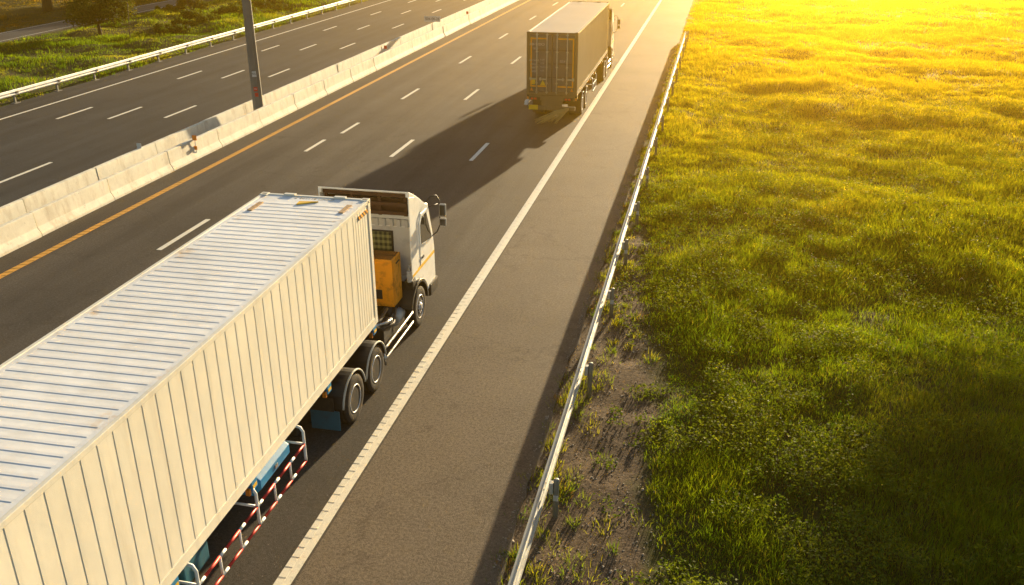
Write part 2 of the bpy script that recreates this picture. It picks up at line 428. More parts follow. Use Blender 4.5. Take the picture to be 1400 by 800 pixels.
def verge_edge(x, y):            # where the field grass begins, right of the guardrail
    return np.maximum(-2.75, -.5 - .12 * np.maximum(y - 17, 0) + 1.5 * (fbm(x * 0 + 3, y, .55, 5) - .5))
def ground_z(x, y):
    x = np.asarray(x, float); y = np.asarray(y, float)
    r = ss(-1.5, 3.0, x) * ((fbm(x, y, .16, 31, 3) - .5) * .7 + (fbm(x, y, .55, 41, 3) - .5) * .35 - .05)
    l = ss(-37.0, -39.5, x) * ss(-52.6, -49.5, x) * ((fbm(x, y, .22, 51, 3) - .42) * 1.3)
    f = ss(-57.5, -61, x) * ((fbm(x, y, .15, 61, 3) - .5) * 1.2)
    v = ss(-2.75, -2.3, x) * (1 - ss(0, 2, x)) * (fbm(x, y, 1.7, 81, 3) - .5) * .14
    return -.05 + r + l + f + v

def raw_mesh(name, V, faces_idx, loop_starts, C, mat, kind='stuff', parent=None):
    me = bpy.data.meshes.new(name)
    me.vertices.add(len(V)); me.vertices.foreach_set('co', V.astype(np.float32).ravel())
    me.loops.add(len(faces_idx)); me.loops.foreach_set('vertex_index', faces_idx.astype(np.int32))
    me.polygons.add(len(loop_starts)); me.polygons.foreach_set('loop_start', loop_starts.astype(np.int32))
    me.update(calc_edges=True)
    ca = me.color_attributes.new('col', 'FLOAT_COLOR', 'POINT')
    ca.data.foreach_set('color', np.c_[C, np.ones(len(C))].astype(np.float32).ravel())
    me.materials.append(MAT[mat])
    o = bpy.data.objects.new(name, me); COL.objects.link(o); o.parent = parent
    if kind: o['kind'] = kind
    return o

def blade_arrays(px, py, pz, h, wd, ld, lean, col):
    n = len(px); th = rng.uniform(0, 2 * np.pi, n)
    wx, wy = np.cos(th) * wd * .5, np.sin(th) * wd * .5
    lx, ly = np.cos(ld) * lean * h, np.sin(ld) * lean * h
    up = np.sqrt(np.clip(1 - np.clip(lean, 0, .95) ** 2, .1, 1)) * h
    V = np.empty((n, 5, 3))
    V[:, 0] = np.c_[px - wx, py - wy, pz]; V[:, 1] = np.c_[px + wx, py + wy, pz]
    mx, my, mz = px + lx * .32, py + ly * .32, pz + up * .58
    V[:, 2] = np.c_[mx - wx * .75, my - wy * .75, mz]; V[:, 3] = np.c_[mx + wx * .75, my + wy * .75, mz]
    V[:, 4] = np.c_[px + lx, py + ly, pz + up]
    base = np.arange(n)[:, None] * 5
    F = (base + np.array([0, 1, 3, 2, 2, 3, 4])[None]).ravel()
    ls = (np.arange(n)[:, None] * 7 + np.array([0, 4])[None]).ravel()
    C = np.repeat(col, 5, axis=0)
    return V.reshape(-1, 3), F, ls, C

def leaf_arrays(P, size, nrm_up=.5, col=None):
    """small pointed leaves (4 corners) at points P"""
    n = len(P); a = rng.normal(size=(n, 3)); a[:, 2] *= (1 - nrm_up); a /= np.linalg.norm(a, axis=1)[:, None]
    b_ = rng.normal(size=(n, 3)); b_ -= a * (a * b_).sum(1)[:, None]; b_ /= np.linalg.norm(b_, axis=1)[:, None]
    s = size[:, None]
    V = np.empty((n, 4, 3)); V[:, 0] = P - a * s; V[:, 1] = P + b_ * s * .5; V[:, 2] = P + a * s; V[:, 3] = P - b_ * s * .5
    F = (np.arange(n)[:, None] * 4 + np.arange(4)[None]).ravel(); ls = np.arange(n) * 4
    return V.reshape(-1, 3), F, ls, np.repeat(col, 4, axis=0)

def lerp(a, b, t): return np.array(a)[None] * (1 - t[:, None]) + np.array(b)[None] * t[:, None]

# ------------------------------------------------------------------ setting: ground and roads
xs = np.concatenate([[-700, -350, -180, -120], np.arange(-95, -3, 1.0), np.arange(-3, 14, .25), np.arange(14, 62, 1.0), [80, 130, 260, 700]])
ys = np.concatenate([[-500, -200, -60], np.arange(-10, 8, 1.0), np.arange(8, 48, .25), np.arange(48, 135, 1.0), [160, 220, 360, 700]])
X, Y = np.meshgrid(xs, ys, indexing='ij'); Z = ground_z(X, Y)
nx, ny = X.shape
idx = np.arange(nx * ny).reshape(nx, ny)
q = np.stack([idx[:-1, :-1], idx[1:, :-1], idx[1:, 1:], idx[:-1, 1:]], -1).reshape(-1, 4)
me = bpy.data.meshes.new('ground'); me.from_pydata(np.c_[X.ravel(), Y.ravel(), Z.ravel()].tolist(), [], q.tolist())
me.materials.append(MAT['ground']); me.shade_smooth() if hasattr(me, 'shade_smooth') else None
go = bpy.data.objects.new('ground', me); COL.objects.link(go); tag(go, kind='structure')

Y0, Y1 = -60., 420.
def slab(name, poly_l, poly_r, mat, z=0.0, depth=.12, parent=None):
    """road slab between two edge polylines of equal length"""
    bm = bmesh.new()
    A = [bm.verts.new((x, y, z)) for x, y in poly_l]; B = [bm.verts.new((x, y, z)) for x, y in poly_r]
    A2 = [bm.verts.new((x, y, z - depth)) for x, y in poly_l]; B2 = [bm.verts.new((x, y, z - depth)) for x, y in poly_r]
    for i in range(len(A) - 1):
        bm.faces.new((A[i], B[i], B[i + 1], A[i + 1])); bm.faces.new((B[i], B2[i], B2[i + 1], B[i + 1])); bm.faces.new((A2[i], A[i], A[i + 1], A2[i + 1]))
    me = bpy.data.meshes.new(name); bm.to_mesh(me); bm.free(); me.materials.append(MAT[mat])
    o = bpy.data.objects.new(name, me); COL.objects.link(o); o.parent = parent
    return o
yy = np.concatenate([[Y0], np.arange(-5, 125, .35), [Y1]])
edge_r = [(-2.72 + .22 * (float(fbm(np.array([0.]), np.array([y]), .8, 71)[0]) - .5) + .12 * (float(fbm(np.array([5.]), np.array([y]), 3.5, 72)[0]) - .5), y) for y in yy]
road = tag(slab('road', [(-22.0, y) for y in yy], [(-5.85, y) for y in yy], 'asphalt'), kind='structure')
shoulder = tag(slab('road_shoulder', [(-5.85, y) for y in yy], edge_r, 'asphalt_shoulder', -.003), kind='structure')
edge_l = [(-36.35 + .5 * (float(fbm(np.array([9.]), np.array([y]), .5, 73)[0]) - .5), y) for y in yy]
oroad = tag(slab('opposite_road', edge_l, [(-22.0, y) for y in yy], 'asphalt_old', -.002), kind='structure')
def sroad_x(y): return -53.0 - 1.1 * (1 - np.exp(-(max(y - 60, 0)) / 18.)) if y > 60 else -53.0 + (60 - y) * .02
sy = list(np.linspace(-60, 300, 120))
sroad = tag(slab('side_road', [(sroad_x(y) - 3.6, y) for y in sy], [(sroad_x(y), y) for y in sy], 'side_asphalt', .01), kind='structure')

def sheet(name, pts, mat, z, parent):
    bm = bmesh.new(); bm.faces.new([bm.verts.new((x, y, z)) for x, y in pts])
    me = bpy.data.meshes.new(name); bm.to_mesh(me); bm.free(); me.materials.append(MAT[mat])
    o = bpy.data.objects.new(name, me); COL.objects.link(o); o.parent = parent; return o
def thick(name, x0, x1, y0, y1, mat, parent, t=.006):
    return MB().box(x0, x1, y0, y1, -.004, t).build(name, mat, parent)
# right edge line: thermoplastic with raised rumble bars
mb = MB(); mb.box(-6.165, -5.895, Y0, Y1, -.004, .005)
mb.box(-6.0, -5.898, 6, 62, .005, .0085)
y = 6.0
while y < 62:
    j = random.uniform(-.012, .012)
    mb.box(-6.162, -6.03 + j, y, y + .215, .005, .0115, bev=.002)
    y += .252
mb.build('edge_line', 'white_line', road)
mb = MB(); mb.box(-19.76, -19.52, Y0, Y1, -.004, .005)
y = 5.0
while y < 45:
    mb.prism([(-19.755, y), (-19.525, y + .10), (-19.525, y + .22), (-19.755, y + .12)], 'z', .004, .012); y += .30
mb.build('yellow_edge_line', 'yellow_line', road)
DL = 3.0
dash_specs = []
for y in (-12.1, -.1, 11.7, 23.5, 47.0, 58.8, 70.4, 82.4, 94.4, 106): dash_specs.append((road, -16.36, y, y + DL, .17))
dash_specs += [(road, -16.88, 35.6, 37.7, .16), (road, -16.6, 39.0, 41.2, .16)]
for y in (-.5, 11.5, 23.5, 35.5, 47.5, 59.3, 71.2, 83, 95): dash_specs.append((road, -12.97, y, y + DL, .17))
for y in (-.4, 11.6, 23.6, 35.6, 47.4, 59.3, 71.2, 83.1, 94.8): dash_specs.append((road, -9.52, y, y + DL, .17))
for k in range(8): dash_specs.append((oroad, -26.46, 28.85 + 11.42 * k - (.3 if k == 0 else 0), 28.85 + 11.42 * k + 2.95, .15))
for k in range(8): dash_specs.append((oroad, -29.07, 28.2 + 11.27 * k, 28.2 + 11.27 * k + 2.85, .15))
for k in range(8): dash_specs.append((oroad, -31.58, 27.9 + 11.05 * k, 27.9 + 11.05 * k + 2.8, .15))
for (pr, x, a, b_, wd) in dash_specs: thick('lane_dash', x - wd / 2, x + wd / 2, a, b_, 'white_line', pr)
thick('edge_line', -34.32, -34.18, Y0, Y1, 'white_line', oroad)
patch = [(-34.0, 38.5), (-32.7, 38.8), (-32.3, 43.0), (-31.3, 44.6), (-30.9, 47.8), (-31.9, 50.8), (-33.9, 52.5), (-34.0, 47), (-33.9, 42)]
sheet('repair_patch', patch, 'asphalt_patch', .003, oroad)
sheet('repair_patch', [(-34.0, 30), (-32.8, 30.4), (-32.6, 37.6), (-34.0, 38.2)], 'asphalt_patch', .003, oroad)
mb = MB()
for i in range(len(sy) - 1):
    xa, xb = sroad_x(sy[i]), sroad_x(sy[i + 1])
    for off, wd in ((-.28, .1), (-3.28, .1)):
        mb.bm.faces.new([mb.bm.verts.new(p) for p in ((xa + off - wd, sy[i], .016), (xa + off, sy[i], .016), (xb + off, sy[i + 1], .016), (xb + off - wd, sy[i + 1], .016))])
mb.build('edge_line', 'white_line', sroad)

# ------------------------------------------------------------------ median: concrete barrier segments
def barrier_mesh(L, flip):
    s = -1 if flip else 1
    pr = [(.26, 0), (.255, .09), (.13, .30), (.085, .78), (.075, .80), (-.075, .80), (-.085, .78), (-.13, .30), (-.255, .09), (-.26, 0)]
    return MB().prism([(s * x, z) for x, z in pr], 'y', .02, L - .02, bev=.012)
SEG = 3.9
near0 = barrier_mesh(SEG, False).build('barrier_segment', 'concrete')
tag(near0, 'cream concrete barrier segment in the row beside the yellow line', 'barrier', 'barrier segments beside the yellow line')
def place_bar(first, x, y, used):
    o = first if not used else dup(first)
    o.location = (x + random.uniform(-.018, .018), y, random.uniform(-.006, .0)); o.rotation_euler = (0, random.uniform(-.006, .006), random.uniform(-.0035, .0035))
    return o
n0 = 0
for k in range(-7, 34):
    place_bar(near0, -21.0, 23.84 + k * 3.9, n0); n0 += 1
far0 = barrier_mesh(SEG, False).build('barrier_segment', 'concrete')
tag(far0, 'stained concrete barrier segment in the far row beside the opposite road', 'barrier', 'barrier segments beside the opposite road')
n0 = 0
for k in range(-6, 33):
    place_bar(far0, -22.28, 25.0 + k * 3.9, n0); n0 += 1

# delineators on the barrier
def delineator(x, y, z, mat, label, double=True):
    t = empty('delineator', (x, y, z)); tag(t, label, 'reflector', 'reflectors on the median barrier')
    MB().box(-.012, .012, -.02, .02, -.55, .02).build('bracket', 'galv', t)
    MB().box(-.1, .1, -.024, -.006 - .002, -.03, .19, bev=.006).build('reflector_plate', mat, t)
    if double: MB().box(-.08, .08, -.045, -.024, -.42, -.26, bev=.006).build('lower_plate', 'orange' if mat == 'orange' else 'red', t)
    return t
delineator(-20.84, 33.6, .80, 'orange', 'orange square reflector on the near barrier where the pole shadow falls')
delineator(-21.1, 57.9, .95, 'red', 'red double reflector on the barrier between pole and roadside sign')
delineator(-21.05, 78.6, .85, 'red', 'farthest small red reflector on the barrier beyond the sign')
delineator(-22.3, 31.9, .80, 'pale_sticker', 'small grey reflector plate on top of the far barrier', False)

# small number sign
t = empty('barrier_sign', (-21.0, 68.2, .8)); tag(t, 'small white number sign on a thin post above the barrier', 'sign')
MB().tube([(0, .04, -.25), (0, .02, .0), (0, 0, .75)], .02).build('post', 'post_steel', t)
MB().box(-.62, .62, -.015, .015, .62, 1.02, bev=.006).build('sign_board', 'pale_sticker', t)
text('lettering', '006-08-26', .27, 'dark_text', t, Matrix.Translation((0, -.018, .82)) @ Matrix.Rotation(R(90), 4, 'X'))

# lamp pole in the median
t = empty('lighting_pole', (-21.47, 40.55, 0)); tag(t, 'thick grey concrete lighting pole rising from the median between the barriers', 'pole')
mb = MB(); oct_ = [(math.cos(R(45 * k)), math.sin(R(45 * k))) for k in range(8)]
pa = [mb.bm.verts.new((x * .265, y_ * .265, -.1)) for x, y_ in oct_]; pb = [mb.bm.verts.new((x * .15, y_ * .15, 13.0)) for x, y_ in oct_]
for k in range(8): mb.bm.faces.new((pa[k], pa[(k + 1) % 8], pb[(k + 1) % 8], pb[k]))
mb.bm.faces.new(pb)
mb.build('pole_shaft', 'pole_concrete', t)
MB().tube([(-2.2, 0, 13.5), (-.6, 0, 13.3), (0, 0, 12.8), (.6, 0, 13.3), (2.2, 0, 13.5)], .05).build('lamp_arm', 'galv', t)
for s in (-1, 1): MB().box(s * 2.2 - .35, s * 2.2 + .35, -.13, .13, 13.45, 13.6, bev=.04).build('lamp_head', 'grey_steel', t)
fy = -.226; RZ = Matrix.Rotation(R(22.5), 4, 'Z')
MB().box(-.10, .10, fy - .012, fy + .02, 2.18, 2.44, bev=.003).build('label_plate', 'pale_sticker', t, rz=R(22.5))
text('lettering', 'NU', .13, 'dark_text', t, RZ @ Matrix.Translation((0, fy - .015, 2.32)) @ Matrix.Rotation(R(90), 4, 'X'))
MB().box(-.10, .08, fy - .018, fy + .02, 1.50, 1.70, bev=.003).build('red_plate', 'red', t, rz=R(22.5))
MB().box(-.07, .09, fy - .020, fy + .02, 1.24, 1.42, bev=.003).build('red_plate', 'red', t, rz=R(22.5))
text('lettering', 'W', .12, 'pale_sticker', t, RZ @ Matrix.Translation((-.01, fy - .022, 1.6)) @ Matrix.Rotation(R(90), 4, 'X'), ext=.001)

# ------------------------------------------------------------------ guardrails
WP0 = [(.0, 0), (-.012, .03), (-.075, .055), (-.083, .09), (-.075, .115), (-.018, .14), (-.012, .155), (-.018, .17), (-.075, .195), (-.083, .22), (-.075, .255), (-.012, .28), (0, .31)]
WP = [(a * 1.2, c * 1.15) for a, c in WP0]
def wbeam(mb, s, y0, y1, z, x, mi=0):
    w_ = WP if s > 0 else WP0
    pr = [(x + s * a, z + c) for a, c in w_]; back = [(x + s * (a + .006), z + c) for a, c in w_]
    mb.prism(pr + back[::-1], 'y', y0, y1, mi)
rail = empty('guardrail', (-2.25, 10, 0)); tag(rail, 'long galvanised guardrail along the right shoulder beside the grass field', 'guardrail')
ypost = [1, 5, 9, 13.03, 17.4, 21.6, 25.3, 29.0, 33.3, 37.9, 42.2, 46.5, 50.8, 55.1, 59.4, 63.7, 68.0, 71.8]
mb = MB()
for i in range(len(ypost) - 1):
    a, b_ = ypost[i] - 10 - .18, ypost[i + 1] - 10 + .18
    wbeam(mb, 1, a, b_, .405 + (.0 if i % 2 else .0015), .0 if i % 2 else -.002)
    for zz in (.50, .60, .655):
        for dy in (-.1, .1): mb.ball((-.066 if zz < .6 or zz > .62 else -.02, ypost[i] - 10 + dy, zz), .014, 1)
mb.tube([(-.02, 62.0, .55), (-.02, 62.4, .5)], .12)
mb.build('rail_beam', 'galv', rail)
for i, yv in enumerate(ypost):
    p = MB().tube([(0, 0, -.2), (0, 0, .76), (0, 0, .775), (0, 0, .785)], [.051, .051, .046, .02], 14).build('post', 'post_steel', rail, (.17, yv - 10, 0))
    p.rotation_euler = (random.uniform(-.02, .02), random.uniform(-.025, .025), 0)
    MB().box(-.12, -.05, -.055, .055, .48, .70, bev=.008).build('spacer_block', 'galv', p)
    if i in (3, 5, 6, 7, 8): MB().box(-.04, .045, -.0625, -.05, .36, .47).build('reflector', 'pale_sticker', p)
lrail = empty('guardrail', (-36.1, 40, 0)); tag(lrail, 'white guardrail along the far edge of the opposite road', 'guardrail')
yl = [41.86 + 3.41 * k for k in range(-9, 17)]
mb = MB()
for i in range(len(yl) - 1): wbeam(mb, -1, yl[i] - 40 - .15, yl[i + 1] - 40 + .15, .43 + (.0 if i % 2 else .002), .0 if i % 2 else .004)
mb.build('rail_beam', 'galv_white', lrail)
for yv in yl:
    p = MB().box(-.05, .05, -.045, .045, -.2, .74).build('post', 'post_steel', lrail, (-.16, yv - 40, 0))
    MB().box(.05, .16, -.05, .05, .46, .72).build('spacer_block', 'galv', p)
    MB().box(.2, .26, -.09, .09, .53, .66, bev=.01).build('reflector', 'dark_text', p)
    MB().box(-.14, .16, -.22, .22, -.12, .02, bev=.015).build('footing', 'footing', p)

# ------------------------------------------------------------------ trucks
def wheel(parent, x, y, side, r=.525, dual=False, name='wheel'):
    s = side; wdt = .29
    mb = MB()
    def tyre(xo):
        pr = []
        for a, rr in ((-.13, .30), (-.145, .36), (-.148, .43), (-.13, r - .02), (-.11, r), (-.062, r + .002), (-.058, r - .012), (-.048, r - .012), (-.044, r + .003), (.0, r + .003), (.044, r + .003), (.048, r - .012), (.058, r - .012), (.062, r + .002), (.11, r), (.13, r - .02), (.148, .43), (.145, .36), (.13, .30)):
            pr.append((s * a, rr))
        mb.lathe_x(pr, (xo, 0, 0), 40)
    tyre(0)
    if dual: tyre(-s * .33)
    o = mb.build(name, 'rubber', parent, (x - s * .148, y, r))
    rb = MB()
    if dual:
        rb.lathe_x([(s * .10, .30), (s * .142, .305), (s * .146, .29), (s * .12, .275), (s * .02, .262), (-s * .03, .20), (-s * .03, .13), (s * .05, .12), (s * .06, .06), (s * .062, .01)], (0, 0, 0), 32)
        br, bx = .17, -.015
    else:
        rb.lathe_x([(s * .05, .30), (s * .142, .305), (s * .146, .29), (s * .10, .275), (s * .07, .24), (s * .125, .17), (s * .13, .115), (s * .165, .10), (s * .18, .05), (s * .182, .01)], (0, 0, 0), 32)
        br, bx = .15, .13
    for k in range(10):
        a = 2 * math.pi * k / 10
        rb.lathe_x([(s * (bx - .02), .018), (s * (bx + .025), .016), (s * (bx + .03), .004)], (0, br * math.cos(a), br * math.sin(a)), 8)
    rb.build('rim', 'rim', o)
    return o

def arch_pts(cy, cz, r, a0, a1, n=14): return [(cy + r * math.cos(R(a0 + (a1 - a0) * k / n)), cz + r * math.sin(R(a0 + (a1 - a0) * k / n))) for k in range(n + 1)]
def fender(parent, x0, x1, cy, cz, r, a0, a1, mat, trim, side, T):
    o_ = arch_pts(cy, cz, r, a0, a1); i_ = arch_pts(cy, cz, r - .018, a0, a1)
    f = MB().prism(o_ + i_[::-1], 'x', x0, x1).build('fender', mat, parent, *T)
    if trim:
        xo = x1 if side > 0 else x0
        MB().tube([(xo, p[0], p[1]) for p in arch_pts(cy, cz, r - .01, a0, a1, 20)], .022, 8).build('fender_trim', trim, f)
    return f

def make_container(root, L, h, zb, frame_mat, side_mat, roof_mat, door_mat, pitch, depth, dense):
    """frame mesh > panels; origin at the front, centre, ground below"""
    W = 1.219
    mb = MB()
    for s in (-1, 1):
        a, b_ = sorted((s * W, s * (W - .06)))
        mb.box(a, b_, -L + .17, -.17, zb + .0, zb + .185, bev=.008)                    # bottom rails
        mb.box(*sorted((s * (W - .03), s * (W + .004))), -L + .17, -.17, zb + .0, zb + .03)
        mb.box(*sorted((s * W, s * (W - .065))), -L + .16, -.16, zb + h - .095, zb + h - .012, bev=.01)   # top rails
        for yy_ in (0, -L):
            q_ = -1 if yy_ == 0 else 1
            mb.box(*sorted((s * W, s * (W - .15))), *sorted((yy_ + q_ * .004, yy_ + q_ * .15)), zb + .11, zb + h - .115, bev=.012)
            for zc in (zb, zb + h - .118):                                            # corner castings
                mb.box(*sorted((s * (W + .003), s * (W - .16))), *sorted((yy_, yy_ + q_ * .178)), zc, zc + .118, bev=.012)
    for yy_, q_ in ((0, -1), (-L, 1)):
        mb.box(-W + .16, W - .16, *sorted((yy_ + q_ * .006, yy_ + q_ * .09)), zb, zb + .15)
        mb.box(-W + .16, W - .16, *sorted((yy_ + q_ * .006, yy_ + q_ * .09)), zb + h - .11, zb + h - .015, bev=.008)
    mb.box(-W + .06, W - .06, -L + .1, -.1, zb + .12, zb + .15)
    for s in (-.38, .38):
        mb.box(s * 1.5 - .13, s * 1.5 + .13, -.10, .005, zb + h - .02, zb + h + .012, bev=.01)
    c = mb.build('container', frame_mat, root)
    # lashing holes in the upper castings
    hb = MB()
    for s in (-1, 1):
        for yy_ in (-.09, -L + .09): hb.box(*sorted((s * (W + .006), s * (W - .02))), yy_ - .03, yy_ + .03, zb + h - .085, zb + h - .03, bev=.01)
        for yy_ in (-.09, -L + .09): hb.box(s * (W - .08) - .055, s * (W - .08) + .055, yy_ - .03, yy_ + .03, zb + h - .02, zb + h + .0025, bev=.008)
    hb.build('casting_hole', 'chassis', c)
    # corrugated sides (pressed sheet)
    def side_prof():
        pr = []; y = -L + .15; end = -.15 - dense
        while y + pitch <= end + .02:
            pr += [(y, 0), (y + pitch * .2, 0), (y + pitch * .978, -depth)]
            y += pitch
        if dense:
            p2 = .135
            while y + p2 <= -.15:
                pr += [(y, 0), (y + p2 * .2, 0), (y + p2 * .955, -depth * .8)]; y += p2
        pr.append((-.15, 0)); return pr
    for s in (-1, 1):
        pr = [(s * (W - .012 + d), y) for y, d in side_prof()]
        back = [(x - s * .02, y) for x, y in pr]
        MB().prism(pr + back[::-1], 'z', zb + .185, zb + h - .095).build('side_panel', side_mat, c)
    # roof: cross-ribbed sheet with plain margins
    pr = []; y = -L + .12; p3 = .2155
    zt = zb + h - .03
    while y + p3 < -.34:
        pr += [(y, zt + .004), (y + .05, zt + .0037), (y + .12, zt + .001), (y + .206, zt)]; y += p3
    pr.append((-.30, zt)); pr.append((-.09, zt))
    back = [(a, b_ - .012) for a, b_ in pr]
    MB().prism(pr + back[::-1], 'x', -W + .155, W - .155).box(-W + .06, -W + .153, -L + .16, -.16, zt - .012, zt + .004).box(W - .153, W - .06, -L + .16, -.16, zt - .012, zt + .004).build('roof_panel', roof_mat, c)
    # front wall
    pr = []; x = -W + .15
    while x + .25 < W - .15: pr += [(x, -.045), (x + .09, -.045), (x + .13, -.075), (x + .2, -.075), (x + .24, -.045)]; x += .25
    pr.append((W - .15, -.045)); back = [(a, b_ - .02) for a, b_ in pr]
    MB().prism(pr + back[::-1], 'z', zb + .15, zb + h - .11).build('front_panel', side_mat, c)
    # doors
    for s in (-1, 1):
        a, b_ = sorted((s * .012, s * (W - .155)))
        d = MB().box(a, b_, -L + .02, -L + .06, zb + .16, zb + h - .12, bev=.01)
        for k in range(4):
            z0 = zb + .22 + k * (h - .42) / 4
            d.box(a + .07, b_ - .07, -L + .008, -L + .02, z0 + .03, z0 + (h - .42) / 4 - .03, bev=.007)
        d = d.build('door', door_mat, c)
        if pitch and not dense:
            sm_ = MB()
            for k in range(1, 4):
                z0 = zb + .22 + k * (h - .42) / 4
                sm_.box(a + .05, b_ - .05, -L + .004, -L + .012, z0 - .022, z0 + .022)
            sm_.build('door_seam', 'chassis', d)
        for xb in (.24, .72):
            bb = MB().tube([(s * xb, -L - .035, zb + .06), (s * xb, -L - .035, zb + h - .05)], .027, 8)
            for zz in (.12, .55, 1.3, 2.0, h - .15): bb.box(s * xb - .05, s * xb + .05, -L - .05, -L + .02, zb + zz, zb + zz + .05)
            bb.box(s * xb - .0, s * xb + s * .36, -L - .06, -L - .035, zb + .74, zb + .79)
            bb.box(s * xb + s * .30 - .04, s * xb + s * .30 + .04, -L - .06, -L + .01, zb + .70, zb + .84)
            bb.build('locking_bar', 'bar', d)
    return c

def make_truck(loc, rz, label, L, h, zb, colors, first):
    root = empty('container_truck', loc, rz); tag(root, label, 'truck', 'container trucks on the motorway')
    W = 1.219
    c = make_container(root, L, h, zb, colors['frame'], colors['side'], colors['roof'], colors['door'], .315, .0042 if first else .026, .62 if first else 0)
    # ---- trailer
    tr = MB()
    for s in (-1, 1): tr.box(s * .46 - .07, s * .46 + .07, -L + .05, -1.2, zb - .34, zb - .02)
    for s in (-1, 1): tr.box(s * .46 - .07, s * .46 + .07, -1.2, -.1, zb - .16, zb - .02)
    yv = -.35
    outr = [-.22, -2.9, -6.15, -8.6, -L + .25]
    for yv in outr: tr.box(-W + .1, W - .1, yv - .09, yv + .09, zb - .17, zb - .004)
    tr.build('trailer_frame', 'chassis', root)
    for yv in outr:
        for s in (-1, 1):
            ob = MB().box(*sorted((s * (W - .22), s * (W - .005))), yv - .10, yv + .10, zb - .20, zb - .002, bev=.012).build('outrigger', colors['trail'], root)
            MB().box(*sorted((s * (W - .004), s * (W + .004))), yv - .07, yv + .07, zb - .15, zb - .09).build('side_marker', 'yellow', ob)
            MB().box(*sorted((s * (W - .1), s * (W - .02))), yv - .16, yv - .103, zb - .24, zb - .12, bev=.01).build('marker_light', 'orange', ob)
    wy = (-L + 1.75, -L + 3.1) if first else (-L + 2.9, -L + 4.5)
    if not first: wy = (-L + 2.3, -L + 3.75)
    for yv in wy:
        for s in (-1, 1): wheel(root, s * (W - .01), yv, s, dual=True)
        MB().tube([(-W + .3, yv, .525), (W - .3, yv, .525)], .07).build('axle', 'chassis', root)
        for s in (-1, 1): fender(root, *sorted((s * (W - .66), s * (W + .0))), yv, .525, .60, 25, 155, 'black_paint', 'galv' if not first else None, s, ((0, 0, 0), 0))
    for s in (-1, 1):
        MB().box(*sorted((s * (W - .65), s * (W - .02))), wy[0] - .70, wy[0] - .685, .16, .82).build('mud_flap', 'black_paint' if not first else 'teal', root)
    # landing legs
    for s in (-1, 1):
        lg = MB().box(s * .72 - .06, s * .72 + .06, -3.62, -3.5, .45, zb - .1).box(s * .72 - .13, s * .72 + .13, -3.66, -3.46, .42, .46)
        lg.build('landing_leg', 'chassis', root)
    # side guards: bent pipe hoops with banded rails
    hy = (-4.28, -6.2, -8.12) if first else (-6.0, -7.6)
    gx = W + .02
    zu, zl = .76, .40
    for s in (-1, 1):
        go_ = empty('side_guard', (0, 0, 0)); go_.parent = root
        for k, yv in enumerate(hy):
            MB().tube([(s * .45, yv, 1.12), (s * (gx - .18), yv, 1.14), (s * (gx - .05), yv, 1.11), (s * gx, yv, 1.02), (s * gx, yv, .5), (s * (gx), yv, zl)], .027, 10).tube([(s * .45, yv, zu + .02), (s * gx, yv, zu)], .022, 8).build('guard_hoop', 'white_paint', go_)
        n_ = 3
        for k in range(len(hy) - 1):
            for j in range(1, n_):
                yv = hy[k] + (hy[k + 1] - hy[k]) * j / n_
                MB().tube([(s * gx, yv, zu), (s * gx, yv, zl)], .021, 8).build('guard_upright', 'white_paint', go_)
        for z in (zu, zl):
            y_a, y_b = hy[0], hy[-1]
            rb = MB(); y = y_a; k = 0
            while y > y_b + .01:
                ln = .46 if k % 2 == 0 else .18
                y2 = max(y - ln, y_b); rb.tube([(s * gx, y, z), (s * gx, y2, z)], .024, 10, mi=k % 2, cap=True); y = y2; k += 1
            rb.build('guard_rail', ['red', 'white_paint'] if first else ['galv', 'white_paint'], go_)
    if first:
        tb = MB().prism([(.62, .72), (1.02, .72), (1.18, .88), (1.18, 1.05), (.95, 1.22), (.62, 1.22)], 'y', -5.9, -4.75, bev=.015).build('tool_box', 'blue', root)
        MB().box(1.182, 1.2, -5.36, -5.26, .93, 1.0, bev=.006).build('latch', 'chrome', tb)
        tb = MB().box(.35, .95, -8.0, -7.3, .55, 1.0, bev=.02).build('tool_box', 'teal', root)
    # ---- rear underrun and lights
    rb = MB().box(-W + .08, W - .08, -L + .02, -L + .16, .62, .80, bev=.01).box(-W + .1, W - .1, -L + .03, -L + .12, zb - .26, zb - .02).box(-.5, .5, -L + .05, -L + .11, .8, zb - .24)
    rb = rb.build('rear_bumper', 'box_brown' if not first else 'blue', root)
    for s in (-1, 1):
        MB().box(s * .82 - .24, s * .82 + .24, -L - .015, -L + .03, zb - .25, zb - .10, bev=.01).build('light_box', 'black_paint', rb)
        for k in (-.12, .04): MB().box(s * .82 + k - .06, s * .82 + k + .06, -L - .03, -L - .013, zb - .22, zb - .13, bev=.006).build('tail_light', 'red', rb)
    MB().box(-W + .12, -W + .56, -L - .022, -L + .01, .63, .85, bev=.005).build('number_plate', 'yellow', rb)

    # ---- tractor (set a touch to the right on the near truck)
    T = ((.195, 0, 0), -rz) if first else ((.05, 0, 0), 0)
    cab_c = colors['cab']
    ch = MB()
    for s in (-1, 1): ch.box(s * .42 - .05, s * .42 + .05, -2.75, 3.9, .62, .90)
    for yv in (-2.6, -1.45, .3, 1.4, 2.4): ch.box(-.38, .38, yv - .06, yv + .06, .64, .86)
    ch.box(-.5, .5, -1.9, -.9, .90, zb - .2, bev=.03)                                # fifth wheel
    ch.box(.5, 1.0, .35, 1.05, .42, .92, bev=.03).box(-1.05, -.5, .35, 1.7, .40, .95, bev=.05)
    ch.tube([(.72, 1.2, .85), (.72, 1.85, .85)], .13, 16).tube([(.98, .25, .95), (1.02, 1.0, .78), (.9, 1.5, .9), (.6, 2.1, 1.0)], .035).tube([(.55, .0, 1.0), (.85, .5, 1.02), (.8, 1.2, 1.05)], .04)
    ch.tube([(.5, 1.9, .6), (1.0, 1.95, .6)], .05)
    ch.build('chassis', 'chassis', root, *T)
